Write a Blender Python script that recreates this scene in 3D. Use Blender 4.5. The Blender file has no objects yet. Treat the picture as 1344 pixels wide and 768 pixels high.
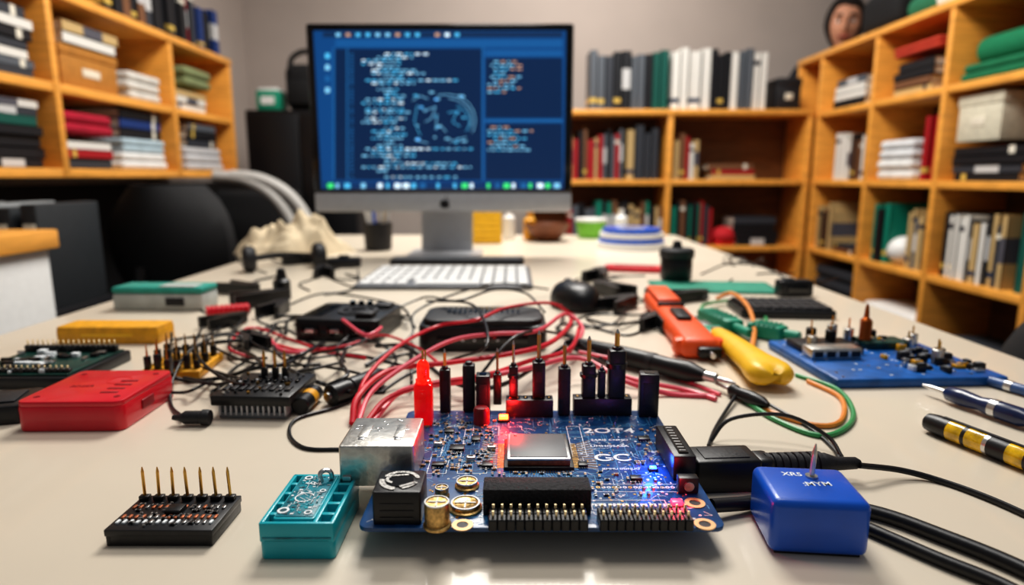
import bpy, bmesh, math, random
from mathutils import Vector, Matrix, Euler, noise
R=random.Random(11)
TZ=0.75
pi=math.pi
# ------------------------------------------------ camera geometry
F=840.0; PITCH=math.atan(152/840); CAM=Vector((0,0,TZ+0.2))
sp,cp=math.sin(PITCH),math.cos(PITCH)
def ray(px,py):
    x=(px-672)/F; y=-(py-384)/F
    return Vector((x, y*sp+cp, y*cp-sp))
def tp(px,py,z=TZ):
    d=ray(px,py); return CAM+d*((z-CAM.z)/d.z)
def ty(px,py,Y):
    d=ray(px,py); return CAM+d*(Y/d.y)
def mpp(px,py,z=TZ):
    d=ray(px,py); return ((z-CAM.z)/d.z)/F
def fp(xl,xr,yb,yt,H,z0=TZ):
    a=tp((xl+xr)/2,yb,z0); b=tp((xl+xr)/2,yt,z0+H)
    return Vector((a.x,(a.y+b.y)/2,z0)),(xr-xl)*mpp(xl,yb,z0),abs(b.y-a.y)
# ------------------------------------------------ materials
def lin(c):
    o=[]
    for u in c:
        u=u/255
        o.append(u/12.92 if u<=.04045 else ((u+.055)/1.055)**2.4)
    return o
MC={}
def mat(n,c,r=.5,me=0,es=0,v=.12,ns=60,b=0,coat=0,wood=False,bands=None,trans=0):
    if n in MC: return MC[n]
    m=bpy.data.materials.new(n); m.use_nodes=True; nt=m.node_tree
    p=nt.nodes['Principled BSDF']; c=lin(c)
    tc=nt.nodes.new('ShaderNodeTexCoord')
    no=nt.nodes.new('ShaderNodeTexNoise'); no.inputs['Scale'].default_value=ns; no.inputs['Detail'].default_value=4
    nt.links.new(tc.outputs['Object'],no.inputs['Vector'])
    cr=nt.nodes.new('ShaderNodeValToRGB')
    cr.color_ramp.elements[0].position=.3; cr.color_ramp.elements[1].position=.7
    cr.color_ramp.elements[0].color=(*[max(0,x*(1-v)) for x in c],1)
    cr.color_ramp.elements[1].color=(*[min(1,x*(1+v)) for x in c],1)
    fac=no.outputs['Fac']
    if wood:
        mp=nt.nodes.new('ShaderNodeMapping'); mp.inputs['Scale'].default_value=wood
        nt.links.new(tc.outputs['Object'],mp.inputs['Vector']); nt.links.new(mp.outputs[0],no.inputs['Vector'])
        no.inputs['Distortion'].default_value=1.2
    nt.links.new(fac,cr.inputs['Fac'])
    out=cr.outputs['Color']
    if bands:
        sx=nt.nodes.new('ShaderNodeSeparateXYZ'); nt.links.new(tc.outputs['Generated'],sx.inputs[0])
        rb=nt.nodes.new('ShaderNodeValToRGB'); rb.color_ramp.interpolation='CONSTANT'
        e=rb.color_ramp.elements; e[0].position=0; e[0].color=(0,0,0,1); e[1].position=bands[0]; e[1].color=(1,1,1,1)
        q=e.new(bands[1]); q.color=(0,0,0,1)
        nt.links.new(sx.outputs['Z'],rb.inputs['Fac'])
        mx=nt.nodes.new('ShaderNodeMix'); mx.data_type='RGBA'
        nt.links.new(rb.outputs['Color'],mx.inputs[0]); nt.links.new(out,mx.inputs[6]); mx.inputs[7].default_value=(*lin(bands[2]),1)
        out=mx.outputs[2]
    nt.links.new(out,p.inputs['Base Color'])
    p.inputs['Roughness'].default_value=r; p.inputs['Metallic'].default_value=me
    p.inputs['Coat Weight'].default_value=coat
    p.inputs['Transmission Weight'].default_value=trans
    if es:
        nt.links.new(cr.outputs['Color'],p.inputs['Emission Color']); p.inputs['Emission Strength'].default_value=es
    if b:
        bp=nt.nodes.new('ShaderNodeBump'); bp.inputs['Strength'].default_value=b; bp.inputs['Distance'].default_value=.002
        nt.links.new(fac,bp.inputs['Height']); nt.links.new(bp.outputs[0],p.inputs['Normal'])
    MC[n]=m; return m
BLK=mat('black_plastic',(20,20,23),.38,v=.2,ns=300,b=.06)
BLK2=mat('matte_black_plastic',(31,31,35),.52,v=.25,ns=400,b=.15)
BLKG=mat('glossy_black',(8,8,10),.15,coat=.3)
GOLD=mat('gold_pin_metal',(218,172,92),.28,1)
BRASS=mat('worn_brass',(206,170,110),.34,.9,v=.35,ns=500,b=.2)
SIL=mat('silver_metal',(205,205,205),.28,1,v=.06,ns=80)
SIL2=mat('brushed_aluminium',(196,198,202),.42,.55,v=.04)
STEEL=mat('bright_steel',(206,203,196),.34,.95,v=.14,ns=220,b=.14)
PCB=mat('blue_circuit_board',(16,74,128),.34,v=.32,ns=90,coat=.3)
PCBK=mat('black_circuit_board',(20,21,26),.4,v=.4,ns=200)
TR=mat('circuit_trace',(78,156,204),.35,v=.2)
SILK=mat('white_silkscreen',(236,240,242),.6,v=.04)
RED=mat('red_plastic',(212,20,42),.30,v=.08,ns=30,b=.05,coat=.2)
REDW=mat('red_wire_rubber',(214,32,54),.35,v=.1)
PNK=mat('pink_wire_rubber',(232,84,104),.35,v=.1)
ORW=mat('orange_wire_rubber',(226,140,60),.4)
GRW=mat('green_wire_rubber',(60,150,90),.4)
TEAL=mat('teal_plastic',(12,176,190),.36,v=.08,ns=40,b=.04,coat=.15)
TEALD=mat('dark_teal_circuit',(10,122,138),.4,v=.4,ns=200)
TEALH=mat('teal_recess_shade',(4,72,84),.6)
BLUE=mat('blue_plastic',(4,88,198),.32,v=.08,ns=40,b=.04,coat=.2)
YEL=mat('yellow_plastic',(244,192,40),.4,v=.06)
AMB=mat('amber_yellow_plastic',(226,162,32),.45,v=.15,ns=120)
ORG=mat('orange_plastic',(240,92,36),.42,v=.07)
GRN=mat('green_plastic',(24,142,112),.45,v=.1)
WHT=mat('white_plastic',(232,232,230),.45,v=.03)
CREAM=mat('cream_cloth',(204,188,160),.95,v=.2,ns=20,b=.6)
PAPER=mat('paper_pages',(222,214,196),.85,v=.1,ns=30)
GREYP=mat('grey_plastic',(120,124,128),.5)
WOOD=mat('honey_wood_shelf',(230,162,74),.42,v=.16,ns=3,wood=(2,2,14),coat=.1)
WOODH=mat('honey_wood_board',(236,168,78),.42,v=.16,ns=3,wood=(12,2,12),coat=.1)
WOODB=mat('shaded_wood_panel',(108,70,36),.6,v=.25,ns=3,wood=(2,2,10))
WALL=mat('grey_plaster_wall',(184,172,164),.9,v=.03,ns=4,b=.03)
WSHADE=mat('painted_wall_shade',(14,15,18),.6,v=.1)  # near-black colour that paints the shade below the wall shelf
TABLE=mat('cream_laminate_table',(222,210,191),.36,v=.03,ns=6,b=.01,coat=.15)
FLOOR=mat('dark_floor',(34,31,30),.6,v=.15,ns=6)
FAB=mat('black_mesh_fabric',(16,16,19),.8,v=.3,ns=300,b=.2)
# ------------------------------------------------ geometry builder
class G:
    def __init__(s): s.v=[];s.f=[];s.k=[];s.ms=[]
    def mi(s,m):
        if m not in s.ms: s.ms.append(m)
        return s.ms.index(m)
    def add(s,vs,fs,m,M=None):
        o=len(s.v); k=s.mi(m)
        s.v+=[tuple(M@Vector(v)) if M else tuple(v) for v in vs]
        s.f+=[[o+i for i in f] for f in fs]; s.k+=[k]*len(fs); return s
    def box(s,c,sz,m,b=0,rot=(0,0,0),seg=2):
        M=Matrix.Translation(Vector(c))@Euler(rot).to_matrix().to_4x4()
        bm=bmesh.new(); bmesh.ops.create_cube(bm,size=1)
        for v in bm.verts: v.co=Vector((v.co.x*sz[0],v.co.y*sz[1],v.co.z*sz[2]))
        if b>0: bmesh.ops.bevel(bm,geom=bm.edges[:],offset=min(b,min(sz)*.49),segments=seg,affect='EDGES',profile=.5)
        bm.verts.index_update()
        s.add([v.co[:] for v in bm.verts],[[v.index for v in f.verts] for f in bm.faces],m,M); bm.free(); return s
    def loft(s,rings,m,M=None,cap=True,closed=True):
        n=len(rings[0]); vs=[p for r in rings for p in r]; fs=[]
        for i in range(len(rings)-1):
            for j in range(n if closed else n-1):
                a=i*n+j; b=i*n+(j+1)%n; fs.append([a,b,b+n,a+n])
        if cap: fs.append(list(range(n))[::-1]); fs.append([(len(rings)-1)*n+j for j in range(n)])
        return s.add(vs,fs,m,M)
    def lathe(s,prof,m,n=20,M=None,cap=True):
        return s.loft([[(r*math.cos(2*pi*j/n),r*math.sin(2*pi*j/n),z) for j in range(n)] for r,z in prof],m,M,cap)
    def cyl(s,p0,p1,r,m,r2=None,n=16,b=0):
        p0=Vector(p0);p1=Vector(p1); L=(p1-p0).length; r2=r if r2 is None else r2
        M=Matrix.Translation(p0)@(p1-p0).to_track_quat('Z','Y').to_matrix().to_4x4()
        pr=[(r,0),(r2,L)] if not b else [(max(r-b,1e-5),0),(r,b),(r2,L-b),(max(r2-b,1e-5),L)]
        return s.lathe(pr,m,n,M)
    def axis(s,p0,p1,prof,m,n=16):
        p0=Vector(p0);p1=Vector(p1)
        M=Matrix.Translation(p0)@(p1-p0).to_track_quat('Z','Y').to_matrix().to_4x4()
        return s.lathe(prof,m,n,M)
    def sph(s,c,r,m,n=20,k=12):
        if not hasattr(r,'__len__'): r=(r,r,r)
        return s.lathe([(max(math.sin(pi*i/k),.001),-math.cos(pi*i/k)) for i in range(k+1)],m,n,Matrix.Translation(Vector(c))@Matrix.Diagonal((*r,1)))
    def rbox(s,c,sz,m,r=.005,b=.001,rot=(0,0,0),n=5,taper=0):
        w,d,h=sz[0]/2,sz[1]/2,sz[2]/2; r=min(r,w*.98,d*.98)
        def ring(ins,z):
            o=[]
            for cx,cy,a0 in((w-r,d-r,0),(-w+r,d-r,90),(-w+r,-d+r,180),(w-r,-d+r,270)):
                for i in range(n+1):
                    a=math.radians(a0+90*i/n); rr=max(r-ins,.0001)
                    o.append((cx+rr*math.cos(a),cy+rr*math.sin(a),z))
            return o
        rings=[ring(b,-h),ring(b*.3,-h+b*.3),ring(0,-h+b),ring(taper,h-b),ring(taper+b*.3,h-b*.3),ring(taper+b,h)]
        return s.loft(rings,m,Matrix.Translation(Vector(c))@Euler(rot).to_matrix().to_4x4())
    def tube(s,pts,r,m,n=8,sub=6,r2=None):
        P=[Vector(p) for p in pts]
        if sub>1 and len(P)>2:
            Q=[P[0]*2-P[1]]+P+[P[-1]*2-P[-2]]; o=[]
            for i in range(1,len(Q)-2):
                for k in range(sub):
                    t=k/sub; a,b,c,d=Q[i-1:i+3]
                    o.append(.5*((2*b)+(c-a)*t+(2*a-5*b+4*c-d)*t*t+(3*b-a-3*c+d)*t**3))
            o.append(P[-1]); P=o
        up=Vector((0,0,1)); rings=[]
        for i,p in enumerate(P):
            tg=(P[min(i+1,len(P)-1)]-P[max(i-1,0)]).normalized()
            sd=tg.cross(up)
            if sd.length<1e-3: sd=tg.cross(Vector((1,0,0)))
            sd.normalize(); up=sd.cross(tg).normalized()
            rr=r if r2 is None else r+(r2-r)*i/(len(P)-1)
            rings.append([tuple(p+sd*rr*math.cos(2*pi*j/n)+up*rr*math.sin(2*pi*j/n)) for j in range(n)])
        return s.loft(rings,m)
    def line(s,a,b,w,z,m):
        a=Vector(a);b=Vector(b);d=(b-a)
        if d.length<1e-6: return s
        q=Vector((-d.y,d.x)).normalized()*w/2
        return s.add([(*(a-q),z),(*(b-q),z),(*(b+q),z),(*(a+q),z)],[[0,1,2,3]],m)
    def arc(s,c,r,a0,a1,w,z,m,sx=1,n=16):
        vs=[]
        for i in range(n+1):
            a=math.radians(a0+(a1-a0)*i/n)
            for q in(r-w/2,r+w/2): vs.append((c[0]+sx*q*math.cos(a),c[1]+q*math.sin(a),z))
        return s.add(vs,[[2*i,2*i+1,2*i+3,2*i+2] for i in range(n)],m)
    def ring(s,c,ro,ri,h,m,n=20):
        M=Matrix.Translation(Vector(c))
        return s.lathe([(ri,0),(ro,0),(ro,h),(ri,h),(ri,0)],m,n,M,cap=False)
    def text(s,t,size,m,M,ext=.0001):
        cu=bpy.data.curves.new('t','FONT'); cu.body=t; cu.size=size; cu.align_x='CENTER'; cu.align_y='CENTER'; cu.extrude=ext; cu.resolution_u=3; cu.offset=size*.012
        ob=bpy.data.objects.new('t',cu); bpy.context.collection.objects.link(ob); bpy.context.view_layer.update()
        me=bpy.data.meshes.new_from_object(ob)
        s.add([v.co[:] for v in me.vertices],[list(p.vertices) for p in me.polygons],m,M)
        bpy.data.objects.remove(ob); bpy.data.meshes.remove(me); bpy.data.curves.remove(cu); return s
    def build(s,name,sharp=38):
        me=bpy.data.meshes.new(name); me.from_pydata(s.v,[],s.f)
        for m in s.ms: me.materials.append(m)
        me.polygons.foreach_set('material_index',s.k)
        me.polygons.foreach_set('use_smooth',[True]*len(s.f)); me.update()
        bm=bmesh.new(); bm.from_mesh(me); bmesh.ops.recalc_face_normals(bm,faces=bm.faces); bm.to_mesh(me); bm.free()
        me.set_sharp_from_angle(angle=math.radians(sharp))
        return me
def mk(name,me):
    o=bpy.data.objects.new(name,me); bpy.context.collection.objects.link(o); return o
def thing(name,label,cat,loc,rz=0,g=None,group=None,rot=None):
    o=mk(name,g.build(name) if g else None)
    o.location=loc; o.rotation_euler=rot if rot else (0,0,rz)
    o['label']=label; o['category']=cat
    if group: o['group']=group
    if not g: o.empty_display_size=.02
    return o
def part(P,name,g,loc=(0,0,0),rot=(0,0,0),label=None):
    me=g.build(name) if isinstance(g,G) else g
    o=mk(name,me); o.parent=P; o.location=loc; o.rotation_euler=rot
    if label:o['label']=label
    return o
def struct(name,g):
    o=mk(name,g.build(name)); o['kind']='structure'; return o
def wire(pts,r,m,label,name='jumper_wire',cat='wire',group=None,n=8):
    W=[tp(p[0],p[1],TZ+p[2]+r) for p in pts]; o=Vector((W[0].x,W[0].y,TZ))
    g=G(); g.tube([w-o for w in W],r,m,n=n,sub=7); return thing(name,label,cat,o,g=g,group=group)
# ================================================= ROOM
g=G(); g.box((0.3,1.8,-.05),(6,6.4,.1),FLOOR); struct('floor',g)
g=G(); g.box((.3,4.35,1.35),(5.0,.1,2.7),WALL); struct('wall_back',g)
g=G(); g.box((-1.75,1.9,1.35),(.1,4.8,2.7),WALL); struct('wall_left',g)
g=G(); g.box((2.65,1.9,1.35),(.1,4.8,2.7),WALL); struct('wall_right',g)
g=G(); g.box((-1.69,2.2,.46),(.02,4.15,.92),WSHADE); struct('shelf_shade_panel',g)  # added dark sheet on the left wall, standing in for shade under the shelf
g=G(); g.box((.3,4.285,.06),(4.0,.03,.12),WHT); struct('baseboard_back',g)
# ---- table
T=thing('work_table','long cream laminate work table with square legs','table',(-.045,1.02,0))
g=G(); g.box((0,0,TZ-.0175),(1.23,2.44,.035),TABLE,.004); part(T,'tabletop',g)
lg=G(); lg.box((0,0,.3575),(.06,.06,.715),SIL2,.004); lm=lg.build('leg')
for x in(-.56,.56):
    for y in(-1.15,1.15): part(T,'leg',lm,(x,y,0))
g=G(); g.box((0,1.1,.66),(1.06,.03,.08),SIL2,.002); part(T,'apron_rail',g)
# ---- shelving
def vboard(sz): 
    g=G(); g.box((0,0,0),sz,WOOD,.003); return g.build('upright')
def hboard(sz):
    g=G(); g.box((0,0,0),sz,WOODH,.003); return g.build('shelf_board')
th=.028
def unit(label,axis,front,depth,posts,zs,ztop,z0,back=True):
    lo,hi=min(posts),max(posts)
    def W(u,v,z):
        if axis=='x': return Vector((u,front+v,z))
        if axis=='r': return Vector((front+v,u,z))
        return Vector((front-v,u,z))
    base=W((lo+hi)/2,depth/2,z0 if z0>0 else 0)
    T=thing('bookcase',label,'bookcase',base)
    def S(u,v,z): return (u,v,z) if axis=='x' else (v,u,z)
    for p in posts: part(T,'upright',vboard(S(th,depth,ztop-z0)),W(p,depth/2,(z0+ztop)/2)-base)
    for z in zs:
        ps=sorted(posts)
        for i,(a,b) in enumerate(zip(ps[:-1],ps[1:])):
            part(T,'shelf_board',hboard(S(b-a-th,depth-.004,th)),W((a+b)/2,depth/2,z-th/2)-base)
    part(T,'top_board',hboard(S(hi-lo+th,depth+.01,th)),W((lo+hi)/2,depth/2,ztop+th/2)-base)
    if back:
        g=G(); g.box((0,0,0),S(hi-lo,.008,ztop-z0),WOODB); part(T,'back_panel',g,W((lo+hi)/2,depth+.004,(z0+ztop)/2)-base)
    return W
rpost=[1.42,1.93,2.42,2.90,3.40,3.66]
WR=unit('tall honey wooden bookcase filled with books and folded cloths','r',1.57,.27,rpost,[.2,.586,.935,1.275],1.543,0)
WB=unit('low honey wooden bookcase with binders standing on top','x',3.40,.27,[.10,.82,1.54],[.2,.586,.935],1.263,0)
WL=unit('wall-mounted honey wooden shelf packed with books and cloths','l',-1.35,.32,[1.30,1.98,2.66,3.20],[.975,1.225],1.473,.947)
# ---- books
def bookmeshes():
    g=G(); t=.06
    g.box((-.5+t/2,0,.5),(t,1,1),BLK,.0); g.box((.5-t/2,0,.5),(t,1,1),BLK,.0); g.box((0,-.5+.01,.5),(1,.02,1),BLK,.0)
    a=g.build('cover'); g=G(); g.box((0,.0,.5),(1-2*t,.94,.965),PAPER); return a,g.build('pages')
BC,BP=bookmeshes()
def bcol(c,k=0):
    nm='book_cover_%d_%d_%d_%d'%(*c,k)
    lt=sum(c)>330
    bd=[None,(.78,.86,(230,225,210) if not lt else (60,60,70)),(.12,.2,(210,180,90) if not lt else (40,60,90)),(.35,.7,(200,200,200) if not lt else (90,90,100))][k]
    return mat(nm,c,.5,v=.08,bands=bd)
CN=[((24,26,32),'black'),((56,60,68),'dark grey'),((14,88,78),'dark green'),((228,226,220),'white'),((166,26,36),'red'),((26,58,120),'blue'),((122,84,58),'brown'),((198,170,120),'tan'),((92,98,106),'grey'),((14,130,108),'green')]
def book(loc,rz,th_,dp,h,col,name,group,label,lying=False,tilt=0):
    T=bpy.data.objects.new('book',None); bpy.context.collection.objects.link(T); T.empty_display_size=.02
    T['label']=label; T['category']='book'; T['group']=group
    T.location=loc
    if lying: T.rotation_euler=(Matrix.Rotation(rz,3,'Z')@Matrix.Rotation(pi/2,3,'Y')).to_euler()
    else: T.rotation_euler=(Matrix.Rotation(rz,3,'Z')@Matrix.Rotation(tilt,3,'Y')).to_euler()
    T.scale=(th_,dp,h)
    c=bpy.data.objects.new('cover',BC); p=bpy.data.objects.new('pages',BP)
    for o in(c,p): bpy.context.collection.objects.link(o); o.parent=T
    c.material_slots[0].link='OBJECT'; c.material_slots[0].material=bcol(col,R.choice([0,0,1,2,3]))
def face(axis): return {'x':0,'r':-pi/2,'l':pi/2}[axis]
def row(W,axis,u0,u1,z,cols,group,hmin=.2,hmax=.26,tmin=.018,tmax=.04,dp=.17,setback=.02):
    u=u0
    while u<u1-tmin:
        t=min(R.uniform(tmin,tmax),u1-u); c,nm=CN[R.choice(cols)]; h=R.uniform(hmin,hmax)
        p=W(u+t/2,setback+dp/2+R.uniform(0,.015),z+.0005)
        book(p,face(axis),t*.96,dp,h,c,nm,group,'%s %s book standing upright on a wooden shelf'%('thick' if t>.032 else 'slim',nm))
        u+=t
def stack(W,axis,u,z,n,cols,group,L=.24,dp=.2,tmin=.018,tmax=.035,maxh=1):
    zz=z+.0005
    for i in range(n):
        t=R.uniform(tmin,tmax)
        if zz+t>z+maxh: break
        c,nm=CN[R.choice(cols)]; l=L*R.uniform(.85,1); d=dp*R.uniform(.85,1)
        rz=face(axis)
        p=W(u+R.uniform(-.01,.01),.02+dp/2,zz+t/2)
        off=Matrix.Rotation(rz,3,'Z')@Vector((-l/2,0,0))
        book(p+off,rz,t*.97,d,l,c,nm,group,'%s book lying flat in a stack on a wooden shelf'%nm,lying=True)
        zz+=t
    return zz
def cloth(W,axis,u,z,w,d,h,c,cname,group,layers=3):
    g=G(); m=mat('cloth_'+cname.replace(' ','_'),c,.95,v=.1,ns=20,b=.5)
    for i in range(layers):
        lh=h/layers
        g.box((R.uniform(-.006,.006),R.uniform(-.004,.004),lh*(i+.5)+.001),(w*R.uniform(.93,1),d*R.uniform(.95,1),lh*1.0),m,lh*.42,seg=3)
    p=W(u,.02+d/2,z)
    thing('folded_cloth','%s folded cloth pile on a wooden shelf'%cname,'cloth',p,face(axis),g,group)
gB='binders on top of the low bookcase'
row(WB,'x',.40,.72,1.291,[0,1,2,8,8,0],gB,.26,.3,.03,.05)
row(WB,'x',.72,.81,1.291,[0,2],gB,.27,.3,.03,.05)
row(WB,'x',.82,1.02,1.291,[3],gB,.27,.31,.04,.07)
row(WB,'x',1.02,1.12,1.291,[0,2],gB,.27,.3,.03,.05)
row(WB,'x',1.12,1.31,1.291,[3,3,8],gB,.28,.31,.035,.05)
row(WB,'x',.30,.60,.935,[6,0,7,8,4,6,3],'books in the low bookcase',.2,.26)
row(WB,'x',.60,.79,.935,[3,7,1,3],'books in the low bookcase',.22,.28,.03,.05)
row(WB,'x',.85,.99,.935,[3,0,7,6,4],'books in the low bookcase',.18,.24,.015,.03)
stack(WB,'x',1.16,.935,3,[4,7,6],'books in the low bookcase',.24,.2,.02,.035)
row(WB,'x',.30,.80,.586,[6,0,9,8,4,7],'books in the low bookcase',.18,.25)
row(WB,'x',.85,1.07,.586,[6,0,9,1,4,0],'books in the low bookcase',.18,.24,.015,.03)
stack(WB,'x',1.3,.586,4,[0,1,0],'books in the low bookcase',.24,.2,.03,.05)
gR='books in the tall bookcase'
row(WR,'r',2.93,3.12,.935,[6,7,0,3],gR,.18,.22)
row(WR,'r',3.12,3.26,.935,[4,4,3],gR,.2,.23,.03,.05)
row(WR,'r',2.46,2.54,.935,[4,4],gR,.24,.26,.035,.05)
row(WR,'r',1.96,2.05,.586,[9,2],gR,.24,.27,.05,.09)
row(WR,'r',2.06,2.38,.586,[0,3,1,8,2,7],gR,.2,.25,.015,.035)
row(WR,'r',2.46,2.6,.586,[8,7,0],gR,.2,.24,.02,.04)
row(WR,'r',2.72,2.86,.586,[0,9,2],gR,.22,.27,.03,.05)
row(WR,'r',3.2,3.36,.586,[6,7,0],gR,.18,.24)
stack(WR,'r',3.08,.586,2,[1,6],gR,.22,.2)
stack(WR,'r',2.66,1.275,4,[0,6,7,3],gR,.26,.2,.03,.04)
stack(WR,'r',2.2,.935,4,[0,0,1],gR,.34,.2,.022,.034)
stack(WR,'r',3.15,1.275,4,[3,8,0],gR,.3,.2,.03,.04,.22)
for u,z,w,h,c,nm in((2.73,.935,.26,.085,(222,222,220),'white'),(2.73,1.02,.24,.08,(212,214,216),'pale grey'),
    (2.17,1.275,.4,.06,(20,110,74),'green'),(2.66,1.43,.3,.04,(190,66,46),'rust red')):
    cloth(WR,'r',u,z,w,.2,h,c,nm,'folded cloths in the tall bookcase',2)
cloth(WR,'r',2.66,.2,.4,.22,.2,(228,226,222),'off-white','folded cloths in the tall bookcase',4)
cloth(WR,'r',2.17,.2,.4,.22,.16,(60,64,72),'dark grey','folded cloths in the tall bookcase',4)
cloth(WR,'r',3.15,.2,.4,.22,.3,(40,42,48),'charcoal','folded cloths in the tall bookcase',5)
def roll(W,axis,u,z,L,r,c1,c2,label,group,v=.13):
    g=G(); g.cyl((-L/2,0,r),(L*.1,0,r),r,c1,n=20,b=.006); g.cyl((L*.1,0,r),(L/2,0,r),r*.98,c2,n=20,b=.006)
    for i in range(3):
        rr=r*(.75-.22*i); g.cyl((L/2-.001,0,r),(L/2+.001+.001*i,0,r),rr,(c1 if i%2==0 else c2),n=18)
    thing('fabric_roll',label,'fabric roll',W(u,v,z),face(axis),g,group)
roll(WR,'r',2.17,1.337,.42,.05,mat('green_felt',(14,118,80),.9),WHT,'green and white rolled fabric lying on a shelf','rolled fabrics',.12)
roll(WR,'r',2.2,1.572,.36,.06,mat('dark_felt',(30,34,40),.9),WHT,'dark and white rolled fabric on top of the bookcase','rolled fabrics',.12)
roll(WR,'r',2.64,1.572,.3,.05,mat('green_felt2',(40,110,80),.9),WHT,'pale green and white rolled fabric on the bookcase top','rolled fabrics',.1)
def carton(W,axis,u,z,w,d,h,m,label,name='storage_box',v=None):
    T=thing(name,label,'box',W(u,(.03+d/2) if v is None else v,z),face(axis))
    g=G(); g.box((0,0,h*.4),(w*.96,d*.96,h*.8),m,.006); part(T,'body',g)
    g=G(); g.box((0,0,h*.88),(w,d,h*.24),m,.006); part(T,'lid',g)
    g=G(); g.box((0,-d*.48-.001,h*.42),(w*.3,.003,h*.2),PAPER,.001); part(T,'label_card',g)
carton(WR,'r',2.27,1.07,.22,.18,.16,mat('cream_card',(206,200,180),.8),'cream cardboard storage box on stacked dark books')
carton(WB,'x',1.43,1.291,.13,.2,.16,BLK2,'small black storage box on top of the low bookcase')
g=G(); g.sph((0,0,.06),(.07,.06,.06),WHT); thing('white_globe','small rounded white globe on a shelf','globe',WR(2.66,.07,.587),0,g)
g=G(); g.sph((0,0,.05),(.07,.06,.05),mat('red_cloth',(190,30,40),.8)); g.box((0,0,.012),(.1,.08,.024),RED,.008)
thing('red_pouch','small red pouch on a shelf','pouch',WB(1.145,.07,.587),0,g)
gL='books and cloths on the wall shelf'
z1,z2,z3=.976,1.226,1.502
for u in(1.48,1.8):
    stack(WL,'l',u,z1,8,[0,1,0,3,2,8],gL,.27,.2,.022,.034,.21)
    stack(WL,'l',u,z2,8,[0,1,5,3,8],gL,.27,.2,.022,.034,.21)
stack(WL,'l',2.14,z1,3,[3,4,1],gL,.25,.2,.025,.034,.2)
cloth(WL,'l',2.46,z1,.3,.22,.06,(222,222,224),'white',gL,2)
cloth(WL,'l',2.14,z1+.105,.26,.2,.07,(166,22,50),'crimson',gL,2)
cloth(WL,'l',2.46,z1+.06,.28,.2,.05,(176,196,206),'pale blue',gL,2)
stack(WL,'l',2.46,z1+.112,3,[5,5,0],gL,.28,.2,.03,.035,.105)
carton(WL,'l',2.2,z2,.3,.22,.13,mat('tan_card',(176,120,50),.8),'tan cardboard box on the wall shelf')
stack(WL,'l',2.2,z2+.133,2,[0,3,7],gL,.28,.2,.03,.035)
cloth(WL,'l',2.5,z2,.22,.2,.1,(206,204,198),'light grey',gL,3)
cloth(WL,'l',2.93,z1,.34,.22,.1,(190,190,192),'silver grey',gL,3)
stack(WL,'l',2.92,z1+.102,3,[0,1,8],gL,.28,.2,.03,.035,.11)
stack(WL,'l',2.86,z2,3,[7,8,3],gL,.28,.2,.025,.034,.2)
cloth(WL,'l',2.93,z2+.105,.24,.2,.08,(130,140,100),'olive',gL,2)
row(WL,'l',2.3,2.6,z3,[0,1,6,0],gL,.18,.24,.03,.06,.2)
row(WL,'l',2.6,2.95,z3,[0,4,1,0],gL,.2,.26,.03,.06,.2)
row(WL,'l',2.97,3.16,z3,[0,5,0],gL,.17,.2,.05,.08,.2)
# ---- black cabinet at back
T=thing('storage_cabinet','tall black two-door metal cabinet','cabinet',(-1.1,3.62,0))
g=G(); g.box((0,0,.645),(.56,.4,1.29),BLK,.006); part(T,'body',g)
for s in(-1,1):
    g=G(); g.box((s*.139,-.207,.65),(.272,.014,1.24),BLK,.004); d=part(T,'door',g)
    g=G(); g.cyl((s*.03,-.228,.6),(s*.03,-.228,.76),.006,BLK2,n=10); g.cyl((s*.03,-.214,.62),(s*.03,-.228,.62),.004,BLK2,n=8); g.cyl((s*.03,-.214,.74),(s*.03,-.228,.74),.004,BLK2,n=8); part(d,'handle',g)
T=thing('camera_bag','black padded camera bag with a strap','bag',(-1.09,3.55,1.291))
g=G(); g.box((0,0,.12),(.2,.16,.24),FAB,.05,seg=4); g.box((0,-.085,.09),(.16,.03,.12),FAB,.012); part(T,'body',g)
g=G(); g.tube([(-.09,0,.22),(-.07,0,.28),(0,0,.31),(.07,0,.28),(.09,0,.22)],.014,FAB); part(T,'strap',g)
g=G(); g.box((0,0,.05),(.12,.14,.1),GRN,.008); g.box((0,0,.104),(.1,.12,.02),WHT,.004); g.box((0,-.071,.05),(.07,.003,.04),WHT)
thing('small_green_box','small green box with white lid on the black cabinet','box',(-1.27,3.52,1.291),0,g)
g=G(); g.box((0,0,.05),(.12,.14,.1),WHT,.008); g.box((0,0,.104),(.1,.12,.02),GRN,.004)
thing('small_white_box','small white box with green lid on the black cabinet','box',(-.92,3.52,1.291),0,g)
# ---- side cabinet with wooden top + files
T=thing('side_cabinet','low white side cabinet with a honey wooden top','cabinet',(-1.235,1.165,0))
g=G(); g.box((0,0,.4),(.5,.38,.80),WHT,.004); part(T,'body',g)
g=G(); g.box((0,0,.82),(.53,.41,.04),WOODH,.004); part(T,'wooden_top',g)
for z in(.2,.56):
    g=G(); g.box((0,-.195,z),(.46,.012,.33),WHT,.003); d=part(T,'drawer',g)
    g=G(); g.cyl((-.05,-.21,z+.1),(.05,-.21,z+.1),.005,SIL,n=8); g.cyl((-.045,-.2,z+.1),(-.045,-.21,z+.1),.003,SIL,n=8); g.cyl((.045,-.2,z+.1),(.045,-.21,z+.1),.003,SIL,n=8); part(d,'handle',g)
g=G(); g.box((0,0,.02),(.3,.22,.004),PAPER,rot=(0,0,.1)); g.box((0,0,.009),(.28,.2,.018),GREYP,.003)
thing('paper_tray','flat grey paper tray on the side cabinet','tray',(-1.24,1.2,.84),0,g)
T=thing('low_stand','low black stand holding grey file boxes','stand',(-1.41,1.68,0))
g=G(); g.box((0,0,.6),(.52,.30,.03),BLK2,.003); part(T,'top_board',g)
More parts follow.
